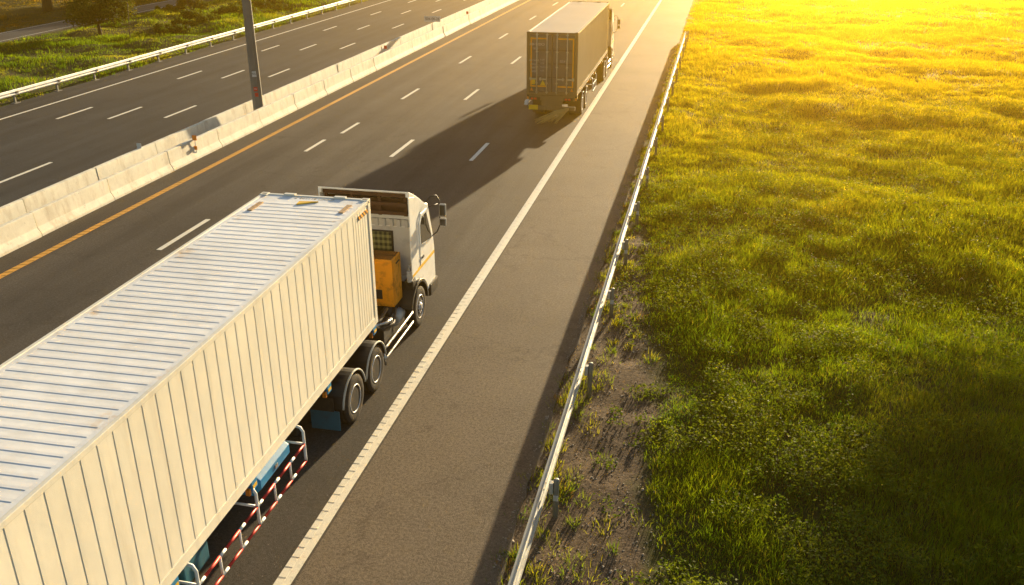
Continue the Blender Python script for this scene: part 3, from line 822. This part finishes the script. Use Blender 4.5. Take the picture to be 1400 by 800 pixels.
    MB().tube([(.83, 1.45, .62), (.83, 1.95, .62)], .16, 18).build('air_tank', 'grimy_white', root, *T)
    MB().tube([(.72, .2, 1.0), (1.0, .62, .96), (1.0, .8, .96), (1.0, .95, .8)], .04).ball((1.0, .8, .93), .075).build('air_hose', 'chrome', root, *T)
    TY = (-2.13, -.83, 2.57)
    for k, yv in enumerate(TY):
        for s in (-1, 1):
            w_ = wheel(root, T[0][0] + s * 1.235, yv, s, dual=(k < 2))
            if k == 2: w_.location.x = T[0][0] + s * (1.21 - .148)
        MB().tube([(-.9, yv, .525), (.9, yv, .525)], .075).build('axle', 'chassis', root, *T)
    for yv in TY[:2]:
        for s in (-1, 1): fender(root, *sorted((s * .56, s * 1.245)), yv, .525, .625, 8, 172, 'black_paint', 'galv', s, T)
    for s in (-1, 1):
        MB().box(*sorted((s * .58, s * 1.2)), TY[0] - .72, TY[0] - .70, .18, .62, bev=.004).build('mud_flap', 'teal' if first else 'black_paint', root, *T)
        MB().box(*sorted((s * .45, s * 1.1)), TY[0] - .74, TY[0] - .722, .62, .92, bev=.004).build('rear_crossbar', 'chassis', root, *T)
        for zz in (.36, .62):
            MB().tube([(s * 1.13, -.1, zz), (s * 1.15, .1, zz), (s * 1.15, 1.95, zz), (s * 1.13, 2.05, zz)], .032, 10).build('side_pipe', 'chrome', root, *T)
        MB().tube([(s * 1.14, -.1, .62), (s * 1.0, -.1, .75), (s * .6, -.1, .8)], .025, 8).tube([(s * 1.16, -.12, .62), (s * 1.22, -.2, .3)], .03, 8).build('guard_bracket', 'chrome', root, *T)
    # orange generator box behind the cab
    if first:
        gb = MB().box(-.62, .90, 1.44, 2.06, .98, 2.18, bev=.02).box(.1, .9, 1.427, 1.44, 1.03, 2.1, bev=.004).box(.903, .912, 1.5, 2.0, 1.06, 2.1, bev=.004).build('generator_box', 'orange_box', root, *T)
        gr = MB()
        for k in range(24): gr.box(-.58 + k * .061, -.58 + k * .061 + .03, 1.49, 1.73, 2.18, 2.195)
        for k in range(24): gr.box(-.58 + k * .061, -.58 + k * .061 + .03, 1.78, 2.01, 2.18, 2.195)
        gr.box(-.6, .88, 1.735, 1.775, 2.175, 2.2)
        gr.build('top_grille', 'grille', gb)
        MB().box(.36, .62, 1.412, 1.428, 1.18, 1.42, bev=.01).build('warning_plate', 'chassis', gb)
        MB().box(.905, .93, 1.66, 1.9, 2.02, 2.05, bev=.006).build('handle', 'chassis', gb)
        MB().box(.98, 1.1, 2.18, 2.34, 1.25, 1.62, bev=.03).tube([(1.04, 2.26, 1.6), (1.04, 2.26, 1.75)], .025).build('water_can', 'plastic', root, *T)
    # ---- cab
    hw = 1.11
    cp_ = [(2.5, 1.02), (2.5, 2.78), (2.62, 2.98), (3.55, 3.0), (3.78, 2.9), (4.12, 1.98), (4.2, 1.6), (4.22, .62), (3.18, .62)] + arch_pts(2.57, .55, .66, 6, 150, 10)[1:]
    cp_ = [(2.42, 1.40), (2.42, 2.74), (2.56, 2.96), (3.45, 3.0), (3.72, 2.9), (4.06, 1.98), (4.14, 1.6), (4.16, .60), (3.22, .60)] + [(p[0], p[1]) for p in arch_pts(2.57, .55, .68, 8, 88, 8)] + [(2.45, 1.2)]
    cab = MB().prism(cp_, 'x', -hw, hw, bev=.05).build('cab', cab_c, root, *T)
    rp_ = []                                                        # pressed ribs on the back of the roof
    for k in range(11): rp_ += [(-1.04 + k * .19, 2.41), (-1.04 + k * .19 + .06, 2.41), (-1.04 + k * .19 + .08, 2.365), (-1.04 + k * .19 + .15, 2.365), (-1.04 + k * .19 + .17, 2.41)]
    MB().prism(rp_ + [(1.04, 2.43), (-1.04, 2.43)], 'z', 2.70, 2.88).build('roof_rib', 'grimy_white', cab)
    MB().box(-1.05, 1.05, 2.405, 2.42, 1.42, 2.68, bev=.004).build('rear_wall', 'grimy_white', cab)
    wd = MB().box(-.62, .62, 2.385, 2.405, 2.02, 2.58, bev=.008).build('rear_window', 'black_paint', cab)
    MB().box(-.57, .57, 2.378, 2.384, 2.06, 2.54).build('curtain', 'plaid', wd)
    for s in (-1, 1):
        ex = MB().prism([(2.17, 1.42), (2.17, 3.52), (2.62, 3.4), (2.62, 1.42)], 'x', *sorted((s * (hw + .002), s * (hw + .028))), bev=.008).build('side_extender', cab_c, cab)
        dp = [(2.92, 1.46), (2.92, 2.62), (3.08, 2.82), (3.55, 2.82), (3.95, 1.98), (4.0, 1.46)]
        d = MB().prism(dp, 'x', *sorted((s * (hw - .02), s * (hw + .014))), bev=.01).build('door', cab_c, cab)
        wp = [(3.0, 2.06), (3.0, 2.56), (3.14, 2.74), (3.5, 2.74), (3.86, 1.98), (3.86, 1.92)]
        MB().prism(wp, 'x', *sorted((s * (hw + .01), s * (hw + .02))), bev=.004).build('door_window', 'glass', d)
        MB().box(*sorted((s * (hw + .012), s * (hw + .04))), 3.0, 3.14, 1.66, 1.72, bev=.006).build('door_handle', 'black_paint', d)
        MB().box(*sorted((s * (hw + .015), s * (hw + .034))), 2.19, 4.0, 1.455, 1.525).build('stripe', 'yellow', cab)
        o_ = arch_pts(2.57, .55, .70, 0, 165, 16); i_ = arch_pts(2.57, .55, .62, 0, 165, 16)
        MB().prism(o_ + i_[::-1], 'x', *sorted((s * .74, s * (hw + .075))), bev=.012).build('wheel_arch', 'black_paint', cab)
        MB().box(*sorted((s * .9, s * (hw + .03))), 2.18, 2.42, .85, 1.36, bev=.03).build('step_guard', 'black_paint', cab)
        MB().box(*sorted((s * .70, s * 1.06)), 4.14, 4.19, .9, 1.14, bev=.02).build('headlight', 'pale_sticker', cab)
        mr = MB().tube([(s * 1.08, 3.62, 2.95), (s * 1.16, 3.8, 3.06), (s * 1.26, 3.95, 3.04), (s * 1.33, 4.0, 2.9), (s * 1.33, 4.0, 2.25), (s * 1.25, 3.98, 2.05), (s * 1.10, 3.95, 1.92)], .018, 8)
        mr.tube([(s * 1.1, 3.75, 2.78), (s * 1.28, 4.0, 2.80)], .014, 8)
        mr = mr.build('mirror_arm', 'black_paint', cab)
        for zz, hh in ((2.64, .34), (2.32, .22)):
            MB().box(s * 1.41 - .09, s * 1.41 + .09, 3.96, 4.05, zz - hh / 2, zz + hh / 2, bev=.035).box(s * 1.41 - .072, s * 1.41 + .072, 3.952, 3.962, zz - hh / 2 + .025, zz + hh / 2 - .025, mi=1, bev=.004).build('mirror', ['grimy_white', 'glass'], cab)
    MB().prism([(3.80, 2.74), (4.09, 1.95), (4.115, 1.96), (3.825, 2.75)], 'x', -.98, .98).build('windscreen', 'glass', cab)
    MB().box(-1.15, 1.15, 3.55, 4.24, .38, .72, bev=.05).build('bumper', 'black_paint', cab)
    MB().box(-.7, .7, 4.155, 4.18, .85, 1.3, bev=.015).build('grille', 'black_paint', cab)
    # ---- roof air deflector: a hollow shell open to the rear
    df = MB()
    outer = [(2.17, 3.66), (2.55, 3.48), (2.95, 3.27), (3.25, 3.08), (3.42, 2.98)]
    inner = [(3.34, 2.97), (3.2, 3.06), (2.93, 3.24), (2.54, 3.44), (2.17, 3.62)]
    df.prism(outer + inner, 'x', -1.06, 1.06, bev=.006)
    for s in (-1, 1): df.prism([(2.17, 3.52), (2.17, 3.66), (2.55, 3.48), (2.95, 3.27), (3.25, 3.08), (3.42, 2.98), (2.6, 2.97), (2.6, 3.41)], 'x', *sorted((s * 1.06, s * (hw + .03))), bev=.014)
    df = df.build('air_deflector', cab_c, cab)
    fr = MB()
    for zz in (3.53, 3.30, 3.08): fr.box(-1.05, 1.05, 2.24, 2.30, zz - .045, zz + .045)
    for xx in (-1.0, -.35, .35, 1.0): fr.box(xx - .04, xx + .04, 2.30, 2.35, 3.0, 3.58)
    fr.box(-1.05, 1.05, 2.50, 2.54, 3.0, 3.36)
    fr.build('deflector_frame', 'rust_frame', df)
    return root, c

C1, A1 = (-6.8958 - 1.219 * math.cos(.0137), 17.446 - 1.219 * math.sin(.0137)), .0137
truck1, box1 = make_truck((C1[0], C1[1], 0), A1, 'cream container truck with a white cab and orange generator box in the near lane', 12.192, 2.896, 1.272,
    dict(frame='cream', side='cream', roof='roof_white', door='cream', trail='blue', cab='white_paint'), True)
a2 = .0116
bx = Vector((-6.2332, 43.034)) + Vector((-math.sin(a2), math.cos(a2))) * 13.72 - 1.219 * Vector((math.cos(a2), math.sin(a2)))
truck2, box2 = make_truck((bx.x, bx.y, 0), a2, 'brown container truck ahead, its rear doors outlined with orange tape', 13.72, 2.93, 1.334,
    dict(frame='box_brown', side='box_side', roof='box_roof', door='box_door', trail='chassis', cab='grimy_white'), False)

# stickers and lettering on the near container
zt = 1.272 + 2.896
text('lettering', 'CAXU 811705 2', .13, 'bar', box1, Matrix.Translation((.05, -.19, zt - .026)), mirror=True)
MB().box(.90, 1.0, -1.0, -.5, zt - .03, zt - .004).build('roof_sticker', 'rust_sticker', box1)
MB().box(-1.0, -.90, -1.2, -.65, zt - .03, zt - .004).build('roof_sticker', 'rust_sticker', box1)
MB().prism([(-.18, -.46), (.22, -.40), (-.16, -.66)], 'z', zt - .03, zt - .003).build('roof_sticker', 'yellow', box1)
MB().box(1.195, 1.2235, -.72, -.2, zt - .26, zt - .17).build('hazard_tape', 'hazard', box1)
# markings on the far container's doors
L2, z2, h2 = 13.72, 1.334, 2.93
tp = MB(); yb = -L2 - .004
for s in (-1, 1):
    tp.box(s * 1.0 - .035, s * 1.0 + .035, yb - .006, yb + .025, z2 + .42, z2 + h2 - .3)
for zz in (z2 + .42, z2 + h2 - .3):
    for xa, xb_ in ((-1.03, -.76), (-.68, -.28), (.28, .68), (.76, 1.03)): tp.box(xa, xb_, yb - .008, yb + .025, zz - .035, zz + .035)
tp.build('reflective_tape', 'orange_tape', box2)
def dtext(s, x, z, size): text('lettering', s, size, 'white_text', box2, Matrix.Translation((x, yb - .012, z)) @ Matrix.Rotation(R(90), 4, 'X'), mirror=True, ext=.004)
dtext('CXDU 46%', -.72, z2 + 2.36, .15); dtext('4.5E', -.78, z2 + 2.16, .13); dtext('KGS', .5, z2 + 1.6, .14)
for k, s in enumerate(('MAX GR', '32500', 'TARE', '4200')): dtext(s, -.86, z2 + 1.62 - k * .17, .12); dtext(s[::-1][:4], -.46, z2 + 1.66 - k * .17, .09)
MB().prism([(-.56, z2 + .47), (-.30, z2 + .47), (-.43, z2 + .72)], 'y', yb - .012, yb + .02).build('warning_sticker', 'yellow', box2)
MB().box(-.96, -.80, yb - .01, yb + .02, z2 + .5, z2 + .72).build('warning_sticker', 'yellow', box2)
for s in (-1, 1): MB().prism([(s * .97 - .07, z2 + .2), (s * .97 + .07, z2 + .2), (s * .97, z2 + .36)], 'y', yb - .012, yb + .02).build('triangle_reflector', 'orange', box2)

# straw brooms and a rag tied under the far truck's tail
M2 = truck2.matrix_basis
bm_o = MB()
for k in range(70):
    a = Vector((.78 + random.uniform(-.08, .08), -L2 - .06 + random.uniform(-.04, .04), .72 + random.uniform(-.05, .05)))
    e = Vector((-.15 + random.uniform(-.55, .55), -L2 - .55 + random.uniform(-.35, .2), .12 + random.uniform(0, .18)))
    mid = (a + e) / 2 + Vector((random.uniform(-.06, .06), random.uniform(-.05, .05), random.uniform(0, .1)))
    bm_o.tube([M2 @ a, M2 @ mid, M2 @ e], [.014, .016, .005], 4)
o = bm_o.build('straw_bundle', 'straw'); tag(o, 'loose bundle of pale straw stalks hanging below the far truck tail', 'straw bundle')
rg = MB().ball((0, 0, 0), .10, 3, 0, (1.5, .45, 1.0))
for v in rg.bm.verts: v.co += Vector((.04 * math.sin(v.co.z * 40), .03 * math.sin(v.co.x * 33), .03 * math.sin(v.co.x * 21 + v.co.y * 30)))
o = rg.build('rag', 'pale_sticker'); o.location = M2 @ Vector((-1.2, -L2 - .06, .98)); o.rotation_euler = (0, R(-35), 0); tag(o, 'white rag hanging at the lower left corner of the far truck', 'rag')

# ------------------------------------------------------------------ trees and shrubs
def leaf_cloud(name, centres, radii, n, size, col_a, col_b, parent, flat=.75, mat='leaf'):
    P = []; T_ = []
    wts = np.array(radii) ** 2; wts = wts / wts.sum()
    for c, r, wgt in zip(centres, radii, wts):
        k = int(n * wgt); d = rng.normal(size=(k, 3)); d /= np.linalg.norm(d, axis=1)[:, None]
        rad = r * np.clip(rng.uniform(.15, 1.0, k) ** .45 + rng.normal(0, .08, k), 0, 1.25)
        p = d * rad[:, None]; p[:, 2] *= flat
        P.append(p + np.array(c)[None]); T_.append(np.full(k, rng.uniform(0, 1)) * .5 + rng.uniform(0, .5, k))
    P = np.concatenate(P); t = np.concatenate(T_)
    V, F, ls, C = leaf_arrays(P, rng.uniform(.6, 1.3, len(P)) * size, .3, lerp(col_a, col_b, t))
    return raw_mesh(name, V, F, ls, C, mat, kind=None, parent=parent)
def make_tree(name, x, y, label, cat, trunk_h, trunk_r, crown_c, crown_r, crown_h, nclump, nleaf, lsize, ca, cb, limbs=5, group=None, hole=.0):
    z0 = float(ground_z(x, y)) - .1
    t = empty(name, (x, y, z0)); tag(t, label, cat, group)
    mb = MB(); top = Vector((crown_c[0] * .25, crown_c[1] * .25, trunk_h))
    mb.tube([(0, 0, 0), (.04 * trunk_h * .3, 0, trunk_h * .35), top * .7, top], [trunk_r * 1.35, trunk_r, trunk_r * .85, trunk_r * .7], 10)
    cs, rs = [], []
    for k in range(nclump):
        a = rng.uniform(0, 2 * math.pi); rr = math.sqrt(rng.uniform(0, 1)) * crown_r * .85
        zz = trunk_h + crown_h * (.15 + .75 * rng.uniform(0, 1) * (1 - .55 * (rr / crown_r) ** 2))
        cs.append((crown_c[0] + rr * math.cos(a), crown_c[1] + rr * math.sin(a), zz)); rs.append(rng.uniform(.12, .36) * crown_r)
    for k in range(min(limbs * 3, nclump)):
        e = Vector(cs[k]); st = top if k < limbs else top.lerp(Vector(cs[k % limbs]), .5)
        md = st.lerp(e, .5) + Vector((random.uniform(-.1, .1), random.uniform(-.1, .1), .12)) * crown_r * .5
        mb.tube([st - (e - st) * .02, md, e], [trunk_r * (.5 if k < limbs else .28), trunk_r * .3, trunk_r * .08], 7)
    mb.build('trunk', 'bark', t)
    leaf_cloud('crown', cs, rs, nleaf, lsize, ca, cb, t)
    return t
make_tree('roadside_tree', -48.1, 66.2, 'round dark green tree on the grass between the guardrail and side road', 'tree', .9, .14, (0, 0), 2.9, 2.7, 46, 9000, .10, (.030, .040, .010), (.095, .105, .02), 6)
make_tree('roadside_tree', -43.4, 63.2, 'thin leaning sapling with a sparse pale crown beside the round tree', 'tree', 2.9, .035, (-1.4, 3.5), 1.5, 1.5, 12, 1500, .11, (.10, .12, .02), (.17, .17, .03), 4)
make_tree('shade_tree', -63.6, 80.3, 'thick dark tree trunk beyond the side road, crown above the picture', 'tree', 4.2, .40, (0, 0), 7.0, 6.0, 50, 10000, .22, (.02, .03, .008), (.06, .075, .015), 7)
make_tree('shade_tree', -76, 96, 'dark spreading tree far beyond the side road', 'tree', 3.5, .4, (0, 0), 7.5, 6.0, 46, 9000, .24, (.02, .03, .008), (.06, .075, .015), 7)
make_tree('shade_tree', -52.0, 118, 'dark spreading tree beside the side road past the picture top', 'tree', 3.5, .4, (0, 0), 7.5, 6.0, 46, 9000, .24, (.02, .03, .008), (.06, .075, .015), 7)
make_tree('small_tree', -48.1, 80.3, 'small bushy tree with a short stem beside the side road', 'tree', .5, .12, (0, 0), 1.6, 2.3, 22, 3800, .09, (.025, .035, .01), (.075, .09, .018), 5)
make_tree('added_shade_tree', 24.2, 72.0, 'unseen tree added beyond the right edge to shade the field corner', 'tree', 9.6, .55, (-4.6, -1), 7.5, 4.0, 80, 26000, .30, (.022, .034, .01), (.07, .085, .018), 9)  # out of view, added only so its shadow darkens the near right corner
def shrub(x, y, label, r, hgt, n, ca, cb, sz=.10, group=None):
    t = empty('shrub', (x, y, float(ground_z(x, y)) - .05)); tag(t, label, 'shrub', group)
    cs = []; rs = []
    for k in range(int(8 * r)):
        a = rng.uniform(0, 6.28); rr = r * math.sqrt(rng.uniform(0, 1)) * .8
        cs.append((rr * math.cos(a) * 1.1, rr * math.sin(a) * 1.5, hgt * rng.uniform(.2, .75) * (1 - .5 * (rr / r) ** 2))); rs.append(rng.uniform(.28, .5) * hgt)
    mb = MB()
    for c in cs[:6]: mb.tube([(0, 0, 0), (c[0] * .5, c[1] * .5, c[2] * .7), c], [.03, .02, .008], 5)
    mb.build('stem', 'bark', t); leaf_cloud('foliage', cs, rs, n, sz, ca, cb, t)
gs = 'creeper mounds on the left grass'
shrub(-42.6, 67.4, 'low dark green creeper mound nearest the lighting pole on the left grass', 1.7, 1.0, 3600, (.025, .045, .008), (.075, .10, .016), group=gs)
shrub(-43.6, 72.8, 'wide green creeper mound in the middle of the left grass', 2.2, 1.25, 4800, (.03, .05, .008), (.085, .11, .018), group=gs)
shrub(-43.2, 79.5, 'rounded green creeper mound just right of the lighting pole', 2.0, 1.2, 4200, (.03, .05, .008), (.085, .11, .018), group=gs)
shrub(-44.0, 87.0, 'dark creeper mound farthest along the left grass', 2.4, 1.3, 4200, (.02, .035, .008), (.06, .08, .015), group=gs)
shrub(-51.5, 82.0, 'dark leafy bank bush beside the side road', 1.6, .8, 2600, (.02, .035, .008), (.06, .08, .015), group=gs)
shrub(-60.5, 66.5, 'dark tangled bush on the dry ground beyond the side road', 1.8, 1.3, 2800, (.03, .03, .02), (.08, .075, .05), .09)

# ------------------------------------------------------------------ grass
GREEN, LIME, STRAW = (.044, .115, .006), (.180, .225, .010), (.29, .21, .045)
def grass_field(bands, xlo, xhi, hfun, colfun, tuss=.45):
    out = [[], [], [], [], [], [], [], []]
    for (ya, yb, dens, wd) in bands:
        xa, xb = xlo(ya, yb), xhi(ya, yb)
        n = int((xb - xa) * (yb - ya) * dens)
        nt_ = int(n * tuss); nc = max(1, nt_ // 20)
        cx_ = rng.uniform(xa, xb, nc); cyy = rng.uniform(ya, yb, nc); k = rng.integers(0, nc, nt_)
        sprd = .08 + wd * 2.5
        gx = rng.normal(0, 1, nt_) * sprd; gy = rng.normal(0, 1, nt_) * sprd
        px = np.concatenate([cx_[k] + gx, rng.uniform(xa, xb, n - nt_)]); py = np.concatenate([cyy[k] + gy, rng.uniform(ya, yb, n - nt_)])
        ld = np.concatenate([np.arctan2(gy, gx) + rng.normal(0, .5, nt_), rng.uniform(0, 6.28, n - nt_)])
        th = rng.uniform(.65, 1.35, nc); hs = np.concatenate([th[k], rng.uniform(.6, 1.1, n - nt_)])
        tv = rng.uniform(0, 1, nc); tvar = np.concatenate([tv[k], rng.uniform(0, 1, n - nt_)])
        out[0].append(px); out[1].append(py); out[2].append(ld); out[3].append(hs); out[4].append(np.full(n, wd)); out[5].append(tvar)
    px, py, ld, hs, wd, tv = [np.concatenate(o) for o in out[:6]]
    return px, py, ld, hs, wd, tv
# --- right field
bands = [(8, 13, 800, .012), (13, 19, 950, .011), (19, 28, 680, .0125), (28, 40, 540, .0145), (40, 58, 360, .018), (58, 82, 220, .024), (82, 128, 105, .038)]
px, py, ld, hs, wd, tv = grass_field(bands, lambda a, b_: -2.6, lambda a, b_: .30 * b_ + 4, None, None)
ed = verge_edge(px, py); m_ = px > ed
patchy = fbm(px, py, .45, 91, 4); m_ &= (rng.uniform(0, 1, len(px)) < .35 + 1.3 * ss(.25, .55, patchy)) & (px > ed + rng.exponential(.12, len(px)))
px, py, ld, hs, wd, tv = [a_[m_] for a_ in (px, py, ld, hs, wd, tv)]; ed = ed[m_]
near_edge = ss(0, 1.6, px - ed)
hn = fbm(px, py, .28, 101, 4); h = (.14 + .22 * ss(.30, .72, hn)) * hs * (.45 + .55 * near_edge) * (1 + .25 * ss(45, 100, py))
c = lerp(GREEN, LIME, np.clip(.75 * fbm(px, py, .35, 111, 3) + .5 * tv - .15, 0, 1))
dry = ss(.62, .85, fbm(px, py, .22, 121, 4) * .8 + .30 * tv) * (.35 + .3 * ss(22, 45, py)) + .35 * ss(40, 100, py) * (tv > .35)  # straw patches; the part growing with distance imitates glow in the colour
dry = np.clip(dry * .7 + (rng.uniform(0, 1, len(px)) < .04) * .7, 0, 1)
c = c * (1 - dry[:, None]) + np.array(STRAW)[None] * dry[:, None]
glow_tint = (ss(15, 62, py + 16 * (fbm(px, py, .12, 191, 3) - .5)) * np.clip(.35 + .75 * tv, 0, 1))[:, None]; c = c * (1 - glow_tint) + np.array((.42, .33, .014))[None] * glow_tint  # golden tint by distance: the far glow put into the blade colour
c *= rng.uniform(.7, 1.25, len(px))[:, None]
wind = 1.9; ldw = ld
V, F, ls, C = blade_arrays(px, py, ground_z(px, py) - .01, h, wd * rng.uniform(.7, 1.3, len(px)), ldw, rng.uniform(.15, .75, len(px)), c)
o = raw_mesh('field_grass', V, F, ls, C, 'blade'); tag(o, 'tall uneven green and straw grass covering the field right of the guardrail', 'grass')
# broad-leaved weeds low in the field and creeping over the verge
n = 64000
px = np.concatenate([rng.uniform(-2.6, 4, n // 3), rng.uniform(0, 16, n - n // 3)]); py = np.concatenate([rng.uniform(8, 34, n // 3), 9 + 43 * rng.uniform(0, 1, n - n // 3) ** 1.3])
e = verge_edge(px, py); cl = fbm(px, py, 1.4, 131, 3)
m_ = (cl > .50) & (px < .30 * py + 4) & (px > e - .9) & (rng.uniform(0, 1, n) < np.where(px > e, 1, .75)); px, py, cl, e = px[m_], py[m_], cl[m_], e[m_]
k = 5; P = np.repeat(np.c_[px, py, ground_z(px, py)], k, 0) + rng.normal(0, 1, (len(px) * k, 3)) * np.array([.05, .05, 0]) + np.c_[np.zeros((len(px) * k, 2)), rng.uniform(.02, .40, len(px) * k) * np.repeat(np.where(px > e + .4, 1, .3), k)]
tt = np.repeat(np.clip((cl - .5) * 4, 0, 1), k) * .5 + rng.uniform(0, .5, len(P))
V, F, ls, C = leaf_arrays(P, rng.uniform(.018, .042, len(P)), .55, lerp((.04, .085, .008), (.15, .17, .016), tt))
o = raw_mesh('field_weeds', V, F, ls, C, 'leaf'); tag(o, 'low broad-leaved weeds scattered through the field and its edge', 'weeds')
# sparse tufts on the gravel verge
nc = 820; cx_ = rng.uniform(-2.8, -.4, nc); cyy = 8.5 + rng.uniform(0, 1, nc) ** 1.2 * 62
near = np.exp(-((cx_ + 2.3) / .5) ** 2); keep = rng.uniform(0, 1, nc) < .25 + .75 * near; cx_, cyy = cx_[keep], cyy[keep]; nc = len(cx_)
k = rng.integers(0, nc, nc * 46); rad = rng.uniform(.05, .15, nc)
gx = rng.normal(0, 1, len(k)) * rad[k]; gy = rng.normal(0, 1, len(k)) * rad[k] * 1.3
px, py = cx_[k] + gx, cyy[k] + gy; tv = rng.uniform(0, 1, nc)[k]
c = lerp(GREEN, (.24, .22, .02), np.clip(tv * .8 + rng.uniform(0, .3, len(k)), 0, 1)); redd = (tv > .93)[:, None]; c = np.where(redd, np.array([.17, .10, .035])[None], c)
V, F, ls, C = blade_arrays(px, py, ground_z(px, py), rng.uniform(.06, .20, len(k)) * (.7 + rad[k] * 3), rng.uniform(.007, .013, len(k)) * (1 + py / 50), np.arctan2(gy, gx), rng.uniform(.3, .9, len(k)), c)
o = raw_mesh('verge_tufts', V, F, ls, C, 'blade'); tag(o, 'sparse low tufts of grass on the gravel under the right guardrail', 'grass')
# foxtail seed heads standing above the field
n = 190; px = rng.uniform(1, 20, n); py = 17 + rng.uniform(0, 1, n) * 50; m_ = px < .27 * py + 1; px, py = px[m_], py[m_]
sm = MB()
for x, y in zip(px, py):
    z = float(ground_z(x, y)); hh = random.uniform(.45, .85); a = random.uniform(2.2, 4.4); dx, dy = math.cos(a) * .16, math.sin(a) * .1
    sm.tube([(x, y, z), (x + dx * .25, y + dy * .25, z + hh * .8), (x + dx * .8, y + dy * .8, z + hh)], .004, 4)
    sm.tube([(x + dx * .8, y + dy * .8, z + hh), (x + dx * 1.25, y + dy * 1.3, z + hh + .02), (x + dx * 1.75, y + dy * 1.8, z + hh - .04)], [.006, .016, .004], 5)
o = sm.build('seed_heads', 'straw'); tag(o, 'pale drooping seed heads standing above the field grass', 'grass', kind='stuff')
# --- left grass
bands = [(24, 50, 70, .03), (50, 80, 75, .035), (80, 118, 50, .045)]
px, py, ld, hs, wd, tv = grass_field(bands, lambda a, b_: -52.6, lambda a, b_: -36.4, None, None, .5)
h = (.12 + .30 * ss(.35, .7, fbm(px, py, .3, 141, 3))) * hs * (.5 + .5 * ss(-36.6, -38.5, px))
c = lerp((.036, .088, .006), (.165, .225, .012), np.clip(.8 * fbm(px, py, .25, 151, 3) + .45 * tv - .15, 0, 1))
dry = ss(.55, .75, fbm(px, py, .3, 161, 4) * .85 + .25 * tv) * .4; c = c * (1 - dry[:, None]) + np.array((.30, .22, .05))[None] * dry[:, None]
V, F, ls, C = blade_arrays(px, py, ground_z(px, py) - .01, h, wd, ld, rng.uniform(.15, .7, len(px)), c)
o = raw_mesh('left_grass', V, F, ls, C, 'blade'); tag(o, 'bright green grass strip between the far guardrail and the side road', 'grass')
bands = [(45, 80, 28, .05), (80, 125, 22, .06)]
px, py, ld, hs, wd, tv = grass_field(bands, lambda a, b_: -88, lambda a, b_: -57.2, None, None, .5)
h = (.08 + .3 * ss(.4, .7, fbm(px, py, .2, 171, 3))) * hs
c = lerp((.06, .07, .012), (.15, .095, .03), np.clip(1.1 * fbm(px, py, .2, 181, 3) + .5 * tv - .25, 0, 1))  # dry brown tones, darkened to stand in for shade on this ground
V, F, ls, C = blade_arrays(px, py, ground_z(px, py) - .01, h, wd, ld, rng.uniform(.15, .7, len(px)), c)
o = raw_mesh('dry_grass', V, F, ls, C, 'blade'); tag(o, 'brownish dry grass under the trees beyond the side road', 'grass')

# loose stones on the verge and along the asphalt edge
n = 9500; px = -2.85 + rng.uniform(0, 1, n) ** 1.2 * 3.4; py = 8 + rng.uniform(0, 1, n) ** 1.6 * 40
m_ = px < verge_edge(px, py) + .4; px, py = px[m_], py[m_]; n = len(px)
base = np.array([[1, 0, -.4], [-.5, .87, -.4], [-.5, -.87, -.4], [.55, .5, .5], [-.7, .1, .45], [.2, -.65, .55]])
tris = np.array([[0, 1, 3], [1, 4, 3], [1, 2, 4], [2, 5, 4], [2, 0, 5], [0, 3, 5], [3, 4, 5]])
sz = rng.lognormal(-4.55, .45, n); th = rng.uniform(0, 6.28, n)
B_ = base[None] * sz[:, None, None] * rng.uniform(.7, 1.3, (n, 6, 3))
V = np.empty_like(B_); V[..., 0] = B_[..., 0] * np.cos(th)[:, None] - B_[..., 1] * np.sin(th)[:, None] + px[:, None]
V[..., 1] = B_[..., 0] * np.sin(th)[:, None] + B_[..., 1] * np.cos(th)[:, None] + py[:, None]
V[..., 2] = B_[..., 2] + np.maximum(ground_z(px, py), np.where(px < -2.75, -.003, -9))[:, None] + .003
F = (np.arange(n)[:, None, None] * 6 + tris[None]).ravel(); ls = np.arange(n * 7) * 3
o = raw_mesh('gravel', V.reshape(-1, 3), F, ls, np.ones((n * 6, 3)), 'stone'); tag(o, 'loose pale stones on the bare verge beside the asphalt', 'gravel')

# ------------------------------------------------------------------ golden evening haze
mb = MB().box(-720, 720, -520, 720, -3.0, 15.5)
m = bpy.data.materials.new('haze'); m.use_nodes = True; nt = m.node_tree
nt.nodes.remove(nt.nodes['Principled BSDF'])
pv = nt.nodes.new('ShaderNodeVolumePrincipled'); pv.inputs['Color'].default_value = (1.0, .60, .06, 1)
pv.inputs['Density'].default_value = .0016; pv.inputs['Anisotropy'].default_value = .92
nt.links.new(pv.outputs[0], nt.nodes['Material Output'].inputs['Volume'])
MAT['haze'] = m
hz = mb.build('haze', 'haze'); tag(hz, 'golden evening haze over the motorway', 'haze', kind='stuff')
